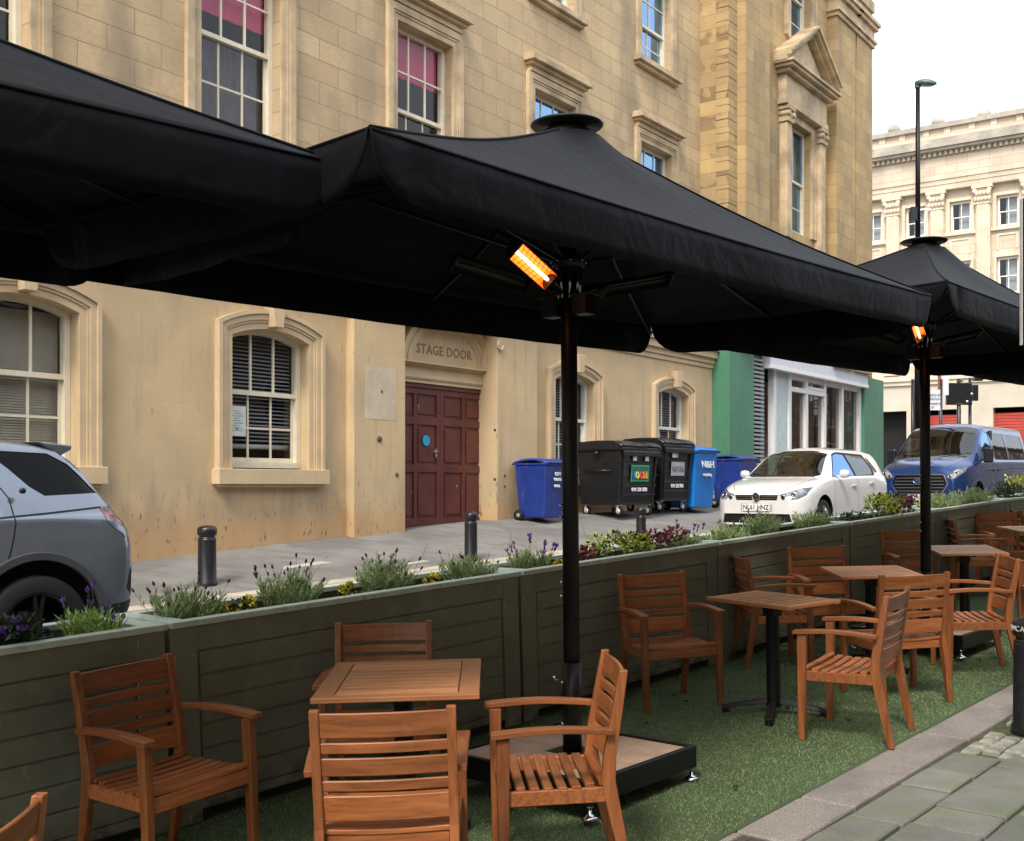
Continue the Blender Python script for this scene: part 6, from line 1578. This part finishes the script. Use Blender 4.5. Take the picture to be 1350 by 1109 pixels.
# ================================================================ BINS
m_bblue = mat('navy_blue_bin_plastic', (.012, .035, .22), .42, var=.15, scale=6, bump=.1, bscale=30)
m_bcy = mat('bright_blue_bin_plastic', (.01, .17, .55), .42, var=.1, scale=6, bump=.1, bscale=30)
setc(m_bblue, mixc(m_bblue, mul(m_bblue, noise(m_bblue, 9, .6, .75), .5), cur(m_bblue), (.1, .12, .22)))
m_decal = flat('white_bin_lettering', (.75, .75, .75), .5)
def taper(mb, w0, d0, w1, d1, z0, z1, y=0):
    vs = [(-w0/2, y-d0/2, z0), (w0/2, y-d0/2, z0), (w0/2, y+d0/2, z0), (-w0/2, y+d0/2, z0), (-w1/2, y-d1/2, z1), (w1/2, y-d1/2, z1), (w1/2, y+d1/2, z1), (-w1/2, y+d1/2, z1)]
    mb.add(vs, [(0, 3, 2, 1), (4, 5, 6, 7), (0, 1, 5, 4), (1, 2, 6, 5), (2, 3, 7, 6), (3, 0, 4, 7)])
def small_bin(M, m, label, txt, scale=1.0, wheels='side'):
    r = empty('wheelie_bin', M, label, 'bin')
    mb = MB(); taper(mb, .48, .52, .56, .66, .06, .96); mb.build('bin_body', m, r, bevel=.03, seg=3)
    mb = MB(); mb.box((-.295, -.35, .95), (.295, .35, .985)); mb.build('rim', m, r, bevel=.008)
    mb = MB(); vs = []; n = 8
    for i in range(n+1):
        y = -.37+.74*i/n; z = .99+.07*math.sin(PI*i/n)**.7
        for x, dz in ((-.30, -.02), (-.26, .01), (.26, .01), (.30, -.02)): vs.append((x, y, z+dz))
    mb.add(vs, [(i*4+k, i*4+k+1, i*4+5+k, i*4+4+k) for i in range(n) for k in range(3)], True); ld = mb.build('lid', m, r, fix=False); so = ld.modifiers.new('t', 'SOLIDIFY'); so.thickness = .02
    mb = MB(); mb.tube([(-.2, .4, 1.0), (.2, .4, 1.0)], .016, 8); mb.beam((-.2, .34, .98), (-.2, .4, 1.0), .02, .03); mb.beam((.2, .34, .98), (.2, .4, 1.0), .02, .03); mb.build('handle', m, r)
    for s in (-1, 1):
        mb = MB(); mb.lathe([(.02, -.03), (.09, -.03), (.10, -.01), (.10, .01), (.09, .03), (.02, .03)], 20, Matrix.Translation((s*.27, .24, .10)), axis='x'); w = mb.build('wheel', M_rubber, r)
        mb = MB(); mb.lathe([(.001, -.034), (.04, -.034), (.05, .034), (.001, .034)], 12, Matrix.Translation((s*.27, .24, .10)), axis='x'); mb.build('hub', flat('grey_hub', (.25, .25, .25), .5) if 'grey_hub' not in bpy.data.materials else bpy.data.materials['grey_hub'], w)
    for i, (t, sz, z) in enumerate(txt): text_obj('lettering', t, m_decal, r, Matrix.Translation((0, -.292-.045*(z-.06)/.9*1.55+.0, z)) @ Matrix.Rotation(PI/2-.078, 4, 'X'), sz, .003, bold=.004)
    return r
def big_bin(M, label, decal):
    r = empty('rolling_waste_container', M, label, 'bin', 'black four-wheeled waste containers')
    mb = MB(); taper(mb, 1.16, .88, 1.26, 1.02, .20, 1.14)
    bd = mb.build('container_body', M_plastic, r, bevel=.04, seg=3)
    mb = MB()
    for z in (.36, .52, .70, .92): e = (z-.2)/.94; mb.box((-.585-.05*e, -.45-.07*e, z), (.585+.05*e, .45+.07*e, z+.025))
    for x in (-.5, .5): mb.beam((x, -.45, .24), (x*1.06, -.525, 1.1), .05, .03, up=(0, 1, 0))
    mb.build('rib', M_plastic, r, bevel=.006, seg=1)
    mb = MB(); mb.box((-.66, -.55, 1.12), (.66, .55, 1.18)); mb.box((-.60, -.585, 1.03), (.60, -.53, 1.12)); mb.build('rim', M_plastic, r, bevel=.015)
    mb = MB(); vs = []; n = 12
    for i in range(n+1):
        a = PI*i/n; y = -.56*math.cos(a); z = 1.19+.11*math.sin(a)**.6
        for x, dz in ((-.67, -.03), (-.60, .0), (-.2, .01), (-.19, -.012), (.19, -.012), (.2, .01), (.60, .0), (.67, -.03)): vs.append((x, y, z+dz))
    mb.add(vs, [(i*8+k, i*8+k+1, i*8+9+k, i*8+8+k) for i in range(n) for k in range(7)], True)
    ld = mb.build('lid', M_plastic, r, fix=False); so = ld.modifiers.new('t', 'SOLIDIFY'); so.thickness = .02
    mb = MB(); mb.prism([(-.55, 1.15), (.55, 1.15), (.4, 1.28), (-.4, 1.28)], -.67, -.655, axis='x'); mb.prism([(-.55, 1.15), (.55, 1.15), (.4, 1.28), (-.4, 1.28)], .655, .67, axis='x'); mb.build('lid_end', M_plastic, r)
    mb = MB()
    for s in (-1, 1): mb.tube([(s*.70, -.06, 1.08), (s*.70, .06, 1.08)], .03, 10); mb.beam((s*.62, 0, 1.08), (s*.7, 0, 1.08), .04, .04); mb.tube([(s*.655, -.3, .78), (s*.66, .3, .80)], .014, 8)
    mb.build('lifting_pin', M_plastic, r)
    m_cw = flat('pale_castor_fork', (.6, .6, .6), .4, .3) if 'pale_castor_fork' not in bpy.data.materials else bpy.data.materials['pale_castor_fork']
    for sx in (-1, 1):
        for sy in (-1, 1):
            x, y = sx*.48, sy*.36; mb = MB(); mb.lathe([(.03, -.022), (.085, -.022), (.095, 0), (.085, .022), (.03, .022)], 18, Matrix.Translation((x, y, .095)), axis='x'); mb.build('wheel', M_rubber, r)
            mb = MB(); mb.box((x-.045, y-.05, .19), (x+.045, y+.05, .21))
            for q in (-1, 1): mb.beam((x+q*.035, y, .2), (x+q*.035, y+.01, .08), .05, .008, up=(1, 0, 0))
            mb.lathe([(.001, -.03), (.045, -.03), (.045, -.028)], 12, Matrix.Translation((x, y, .095)), axis='x'); mb.lathe([(.045, -.0265), (.045, .0265)], 12, Matrix.Translation((x, y, .095)), axis='x'); mb.build('castor_fork', m_cw, r)
    zf = lambda z: -.44-.07*(z-.2)/.94-.022
    Rx = Matrix.Rotation(PI/2-.074, 4, 'X')
    if decal == 'green':
        mb = MB(); mb.add([(-.3, zf(.60)-.008, .60), (.3, zf(.60)-.008, .60), (.3, zf(.88)-.008, .88), (-.3, zf(.88)-.008, .88)], [(0, 1, 2, 3)]); st = mb.build('sticker', flat('green_sticker', (.03, .45, .12), .4), r, fix=False)
        mb = MB(); mb.add([(-.275, zf(.62)-.012, .625), (.275, zf(.62)-.012, .625), (.275, zf(.86)-.012, .855), (-.275, zf(.86)-.012, .855)], [(0, 1, 2, 3)]); mb.build('sticker_panel', flat('dark_sticker_panel', (.02, .12, .12), .4), st, fix=False)
        for i, (c_, x) in enumerate((((.02, .15, .7), -.2), ((.65, .6, .1), -.1), ((.7, .06, .05), .02), ((.7, .2, .03), .12), ((.75, .4, .03), .21))):
            text_obj('sticker_letter', 'local'[i], flat('sticker_colour_%s' % 'abcde'[i], c_, .4), st, Matrix.Translation((x, zf(.74)-.016, .73)) @ Rx, .24, .002, bold=.008)
    else:
        mb = MB(); mb.add([(-.28, zf(.64)-.008, .64), (.28, zf(.64)-.008, .64), (.28, zf(.88)-.008, .88), (-.28, zf(.88)-.008, .88)], [(0, 1, 2, 3)]); st = mb.build('sticker', flat('grey_sticker', (.42, .42, .45), .4), r, fix=False)
        text_obj('lettering', 'REFUSE', flat('dark_grey_print', (.15, .15, .17), .5), st, Matrix.Translation((0, zf(.77)-.012, .77)) @ Rx, .15, .002, bold=.004)
    text_obj('lettering', '0191 278 7878' if decal == 'green' else '0191 278 7878', m_decal, r, Matrix.Translation((0, zf(.47)-.012, .46)) @ Rx, .085, .002, bold=.003)
    mb = MB()
    for x, w_ in ((-.2, .06), (.2, .06)) if decal == 'green' else ((-.2, .07), (-.08, .03)): mb.box((x-w_, zf(1.0)-.014, .955), (x+w_, zf(1.0)-.010, 1.03))
    mb.build('notice', m_decal, r)
    return r
WA = math.degrees(math.atan2(DB.y, DB.x))   # heading along the wall
def at_wall(px, off, deg=0, z=None):
    """stands off metres in front of the wall in column px, facing the street"""
    q = Q(px, -off); p = DB*q+NB*(DBL-off); return upright(p.x, p.y, WA+deg, z)
small_bin(at_wall(713, .62, 0) @ Matrix.Diagonal((1.12, 1, 1, 1)), m_bblue, 'navy blue wheelie bin left of the near parasol pole, right of the stage door', [('CITY', .075, .80), ('WASTE', .06, .71), ('PAPER', .055, .60)])
M = at_wall(814, .85, -4) @ Matrix.Diagonal((.98, .98, 1.06, 1)); big_bin(M, 'black waste container with a bright green and red sticker, left of the pair', 'green')
M = at_wall(866, .8, -2) @ Matrix.Diagonal((.92, .92, 1.11, 1)); big_bin(M, 'black waste container with a plain grey sticker, right of the pair', 'grey')
small_bin(at_wall(909, .95, 0) @ Matrix.Diagonal((1.75, 1.2, 1.24, 1)), m_bcy, 'bright sky-blue bin with a white logo beside the black containers', [('N&H', .15, .76), ('recycling', .06, .60)])
small_bin(at_wall(968, .95, 4) @ Matrix.Diagonal((1.7, 1.1, 1.08, 1)), m_bblue, 'royal blue bin lid showing behind the white car bonnet', [])

# ================================================================ STREET FURNITURE BEYOND
lp = Vector(((1210-CX)/F, 1))*30; gz0 = .98
zt = EYE+(H-112)/F*30; lamp = empty('street_lamp', Matrix.Translation((lp.x, lp.y, gz0)), 'tall black street lamp rising behind the far parasol against the white sky', 'street lamp')
mb = MB(); hh = zt-gz0; mb.tube([(0, 0, 0), (0, 0, 1.4)], .11, 16); mb.tube([(0, 0, 1.4), (0, 0, hh*.62)], [.085, .08], 16); mb.tube([(0, 0, hh*.62), (0, 0, hh-.05)], [.068, .055], 16); mb.lathe([(.08, 0), (.095, .03), (.07, .1)], 16, Matrix.Translation((0, 0, hh*.62-.04))); mb.build('pole', M_black, lamp)
m_lh = flat('grey_green_lamp_head', (.10, .15, .17), .45, .2)
mb = MB(); Mh = Matrix.Translation((.17, -.1, hh)) @ Matrix.Rotation(math.radians(-25), 4, 'Z') @ Matrix.Rotation(math.radians(10), 4, 'Y') @ Matrix.Diagonal((1.9, 1, .8, 1)); mb.lathe([(.001, -.08), (.1, -.07), (.15, -.01), (.14, .06), (.08, .12), (.001, .14)], 20, Mh); mb.cbox((0, 0, hh), (.12, .12, .16)); hd = mb.build('lamp_head', m_lh, lamp)
mb = MB(); mb.lathe([(.001, -.1), (.09, -.095), (.1, -.08)], 16, Mh); mb.build('lens', M_lens, hd)
zb_ = EYE+(H-283)/F*30-gz0
mb = MB(); mb.cbox((-.13, -.05, zb_), (.16, .14, .36)); mb.beam((-.13, 0, zb_), (0, 0, zb_), .04, .05); mb.build('camera_box', M_iron, lamp)
mb = MB(); mb.beam((.0, 0, zb_+.12), (.3, -.1, zb_+.13), .03, .04); mb.build('bracket', M_chrome, lamp)
# parking / direction signs on two posts
def px3(px, z): return Vector(((px-CX)/F*z, z))
def hz(py, z): return EYE+(H-py)/F*z
Z = 33.5
p = px3(1204, Z); q = px3(1241, Z); g_ = .95
sg = empty('sign_assembly', Matrix.Translation((p.x, p.y, g_)), 'white street sign board on two black posts behind the far parasol pole', 'sign')
mb = MB(); dx = q.x-p.x
for x in (0, dx): mb.tube([(x, .05, 0), (x, .05, hz(500, Z)-g_)], .05, 10)
mb.build('post', M_iron, sg)
m_sw = flat('white_sign_face', (.72, .74, .8), .4)
mb = MB(); mb.box((.05, -.03, hz(541, Z)-g_), (px3(1240, Z).x-p.x-.02, 0, hz(514, Z)-g_)); bd = mb.build('sign_board', m_sw, sg)
m_si = flat('dark_blue_sign_print', (.03, .05, .15), .5)
for i, (t, z_, x_) in enumerate((('Central', 520, 1226), ('Station', 525, 1227), ('Theatre', 531, 1227), ('P', 537, 1225))): text_obj('lettering', t, m_si, bd, Matrix.Translation((px3(x_+4, Z).x-p.x, -.036, hz(z_+1, Z)-g_)) @ Matrix.Rotation(PI/2, 4, 'X'), .13, .002)
mb = MB(); a = px3(1243, Z).x-p.x; mb.box((a, -.03, hz(521, Z)-g_), (a+.16, 0, hz(496, Z)-g_)); mb.build('narrow_plate', m_sw, sg)
mb = MB(); a = px3(1237, Z).x-p.x; mb.box((a, .02, hz(514, Z)-g_), (a+.1, .05, hz(494, Z)-g_)); mb.build('brown_plate', flat('brown_sign', (.3, .1, .05), .5), sg)
# traffic signal backs
Z = 34.5; p = px3(1264, Z)
tr = empty('traffic_signal', Matrix.Translation((p.x, p.y, g_)), 'black traffic signal boards seen from behind above the blue van', 'traffic signal')
mb = MB(); mb.tube([(0, 0, 0), (0, 0, hz(500, Z)-g_)], .06, 12); x2 = px3(1284, Z).x-p.x; mb.tube([(x2, .3, 0), (x2, .3, hz(497, Z)-g_)], .05, 12); mb.build('post', M_iron, tr)
mb = MB(); a, b = px3(1247, Z).x-p.x, px3(1281, Z).x-p.x; mb.box((a, -.06, hz(534, Z)-g_), (b, .05, hz(505, Z)-g_)); mb.build('backing_board', M_iron, tr, bevel=.02)
mb = MB(); a, b = px3(1284, Z).x-p.x, px3(1292, Z).x-p.x; mb.box((a, .1, hz(528, Z)-g_), (b, .24, hz(507, Z)-g_)); mb.box((a+.02, -.02, hz(502, Z)-g_), (b+.1, .2, hz(497, Z)-g_)); mb.build('signal_head', M_iron, tr, bevel=.02)
mb = MB()
for z_ in (503, 533): mb.beam((-.1, -.07, hz(z_, Z)-g_), (.1, -.07, hz(z_, Z)-g_), .02, .05)
for (px_, py_) in ((1280, 520), (1274, 530)): mb.lathe([(.001, -.09), (.045, -.085), (.05, -.06)], 12, Matrix.Translation((px3(px_, Z).x-p.x, 0, hz(py_, Z)-g_)), axis='y')
mb.build('fitting', M_chrome, tr)
# white railing between shop corner and van
Z = 31; p = px3(1167, Z)
ra = empty('pedestrian_railing', Matrix.Translation((p.x, p.y, .97)) @ Matrix.Rotation(math.radians(50), 4, 'Z'), 'pale metal pedestrian railing between the green shopfront and the blue van', 'railing')
mb = MB(); Lr = 2.2
for z in (.15, 1.05, 1.18): mb.tube([(0, 0, z), (Lr, 0, z)], .022, 8)
for i in range(12): mb.tube([(Lr*i/11, 0, .15 if 0 < i < 11 else 0), (Lr*i/11, 0, 1.05 if 0 < i < 11 else 1.2)], .012 if 0 < i < 11 else .03, 6)
mb.build('bars', flat('galvanised_rail', (.5, .5, .52), .4, .6), ra)
# ================================================================ CAMERA, LIGHT, SKY
cam = bpy.data.cameras.new('camera'); co = bpy.data.objects.new('camera', cam); C.objects.link(co)
co.location = (0, 0, EYE); co.rotation_euler = (PI/2, 0, 0); cam.sensor_width = 36; cam.lens = 36*F/1350; cam.shift_y = (H-554.5)/1350; cam.clip_end = 2000; cam.clip_start = .05
S.camera = co
wd = bpy.data.worlds.new('World'); S.world = wd; wd.use_nodes = True; nt = wd.node_tree; nd = nt.nodes; lk = nt.links
bg = nd['Background']; sky = nd.new('ShaderNodeTexSky'); sky.sky_type = 'NISHITA'; sky.sun_disc = False
SUN_EL, SUN_AZ = math.radians(48), math.atan2(-.35, -.94)     # to-sun direction (x, y)
sky.sun_elevation = SUN_EL; sky.sun_rotation = math.atan2(-.35, -.94); sky.dust_density = 4; sky.air_density = 1.2
lk.new(sky.outputs[0], bg.inputs[0]); bg.inputs[1].default_value = .09
# a bright overcast layer over the physical sky
bg2 = nd.new('ShaderNodeBackground'); ad = nd.new('ShaderNodeAddShader'); bg2.inputs[1].default_value = .95
tc = nd.new('ShaderNodeTexCoord'); ns = nd.new('ShaderNodeTexNoise'); ns.inputs['Scale'].default_value = 2.2; ns.inputs['Detail'].default_value = 6
rp = nd.new('ShaderNodeValToRGB'); rp.color_ramp.elements[0].color = (.80, .86, .95, 1); rp.color_ramp.elements[1].color = (1, 1, 1, 1); rp.color_ramp.elements[0].position = .3; rp.color_ramp.elements[1].position = .55
lk.new(tc.outputs['Generated'], ns.inputs['Vector']); lk.new(ns.outputs[0], rp.inputs[0]); lk.new(rp.outputs[0], bg2.inputs[0])
lk.new(bg.outputs[0], ad.inputs[0]); lk.new(bg2.outputs[0], ad.inputs[1]); lk.new(ad.outputs[0], nd['World Output'].inputs[0])
sl = bpy.data.lights.new('sun', 'SUN'); sl.energy = 2.0; sl.angle = math.radians(12); sl.color = (1, .93, .82); so = bpy.data.objects.new('sun', sl); C.objects.link(so)
dirv = Vector((-.35*math.cos(SUN_EL), -.94*math.cos(SUN_EL), math.sin(SUN_EL))); so.rotation_euler = dirv.to_track_quat('Z', 'Y').to_euler(); so.location = (0, 0, 30)
S.view_settings.view_transform = 'Standard'; S.view_settings.look = 'None'; S.view_settings.exposure = 0.55; S.view_settings.gamma = 1
S.cycles.max_bounces = 8; S.cycles.transparent_max_bounces = 12; S.cycles.use_denoising = True; S.cycles.sample_clamp_indirect = 6
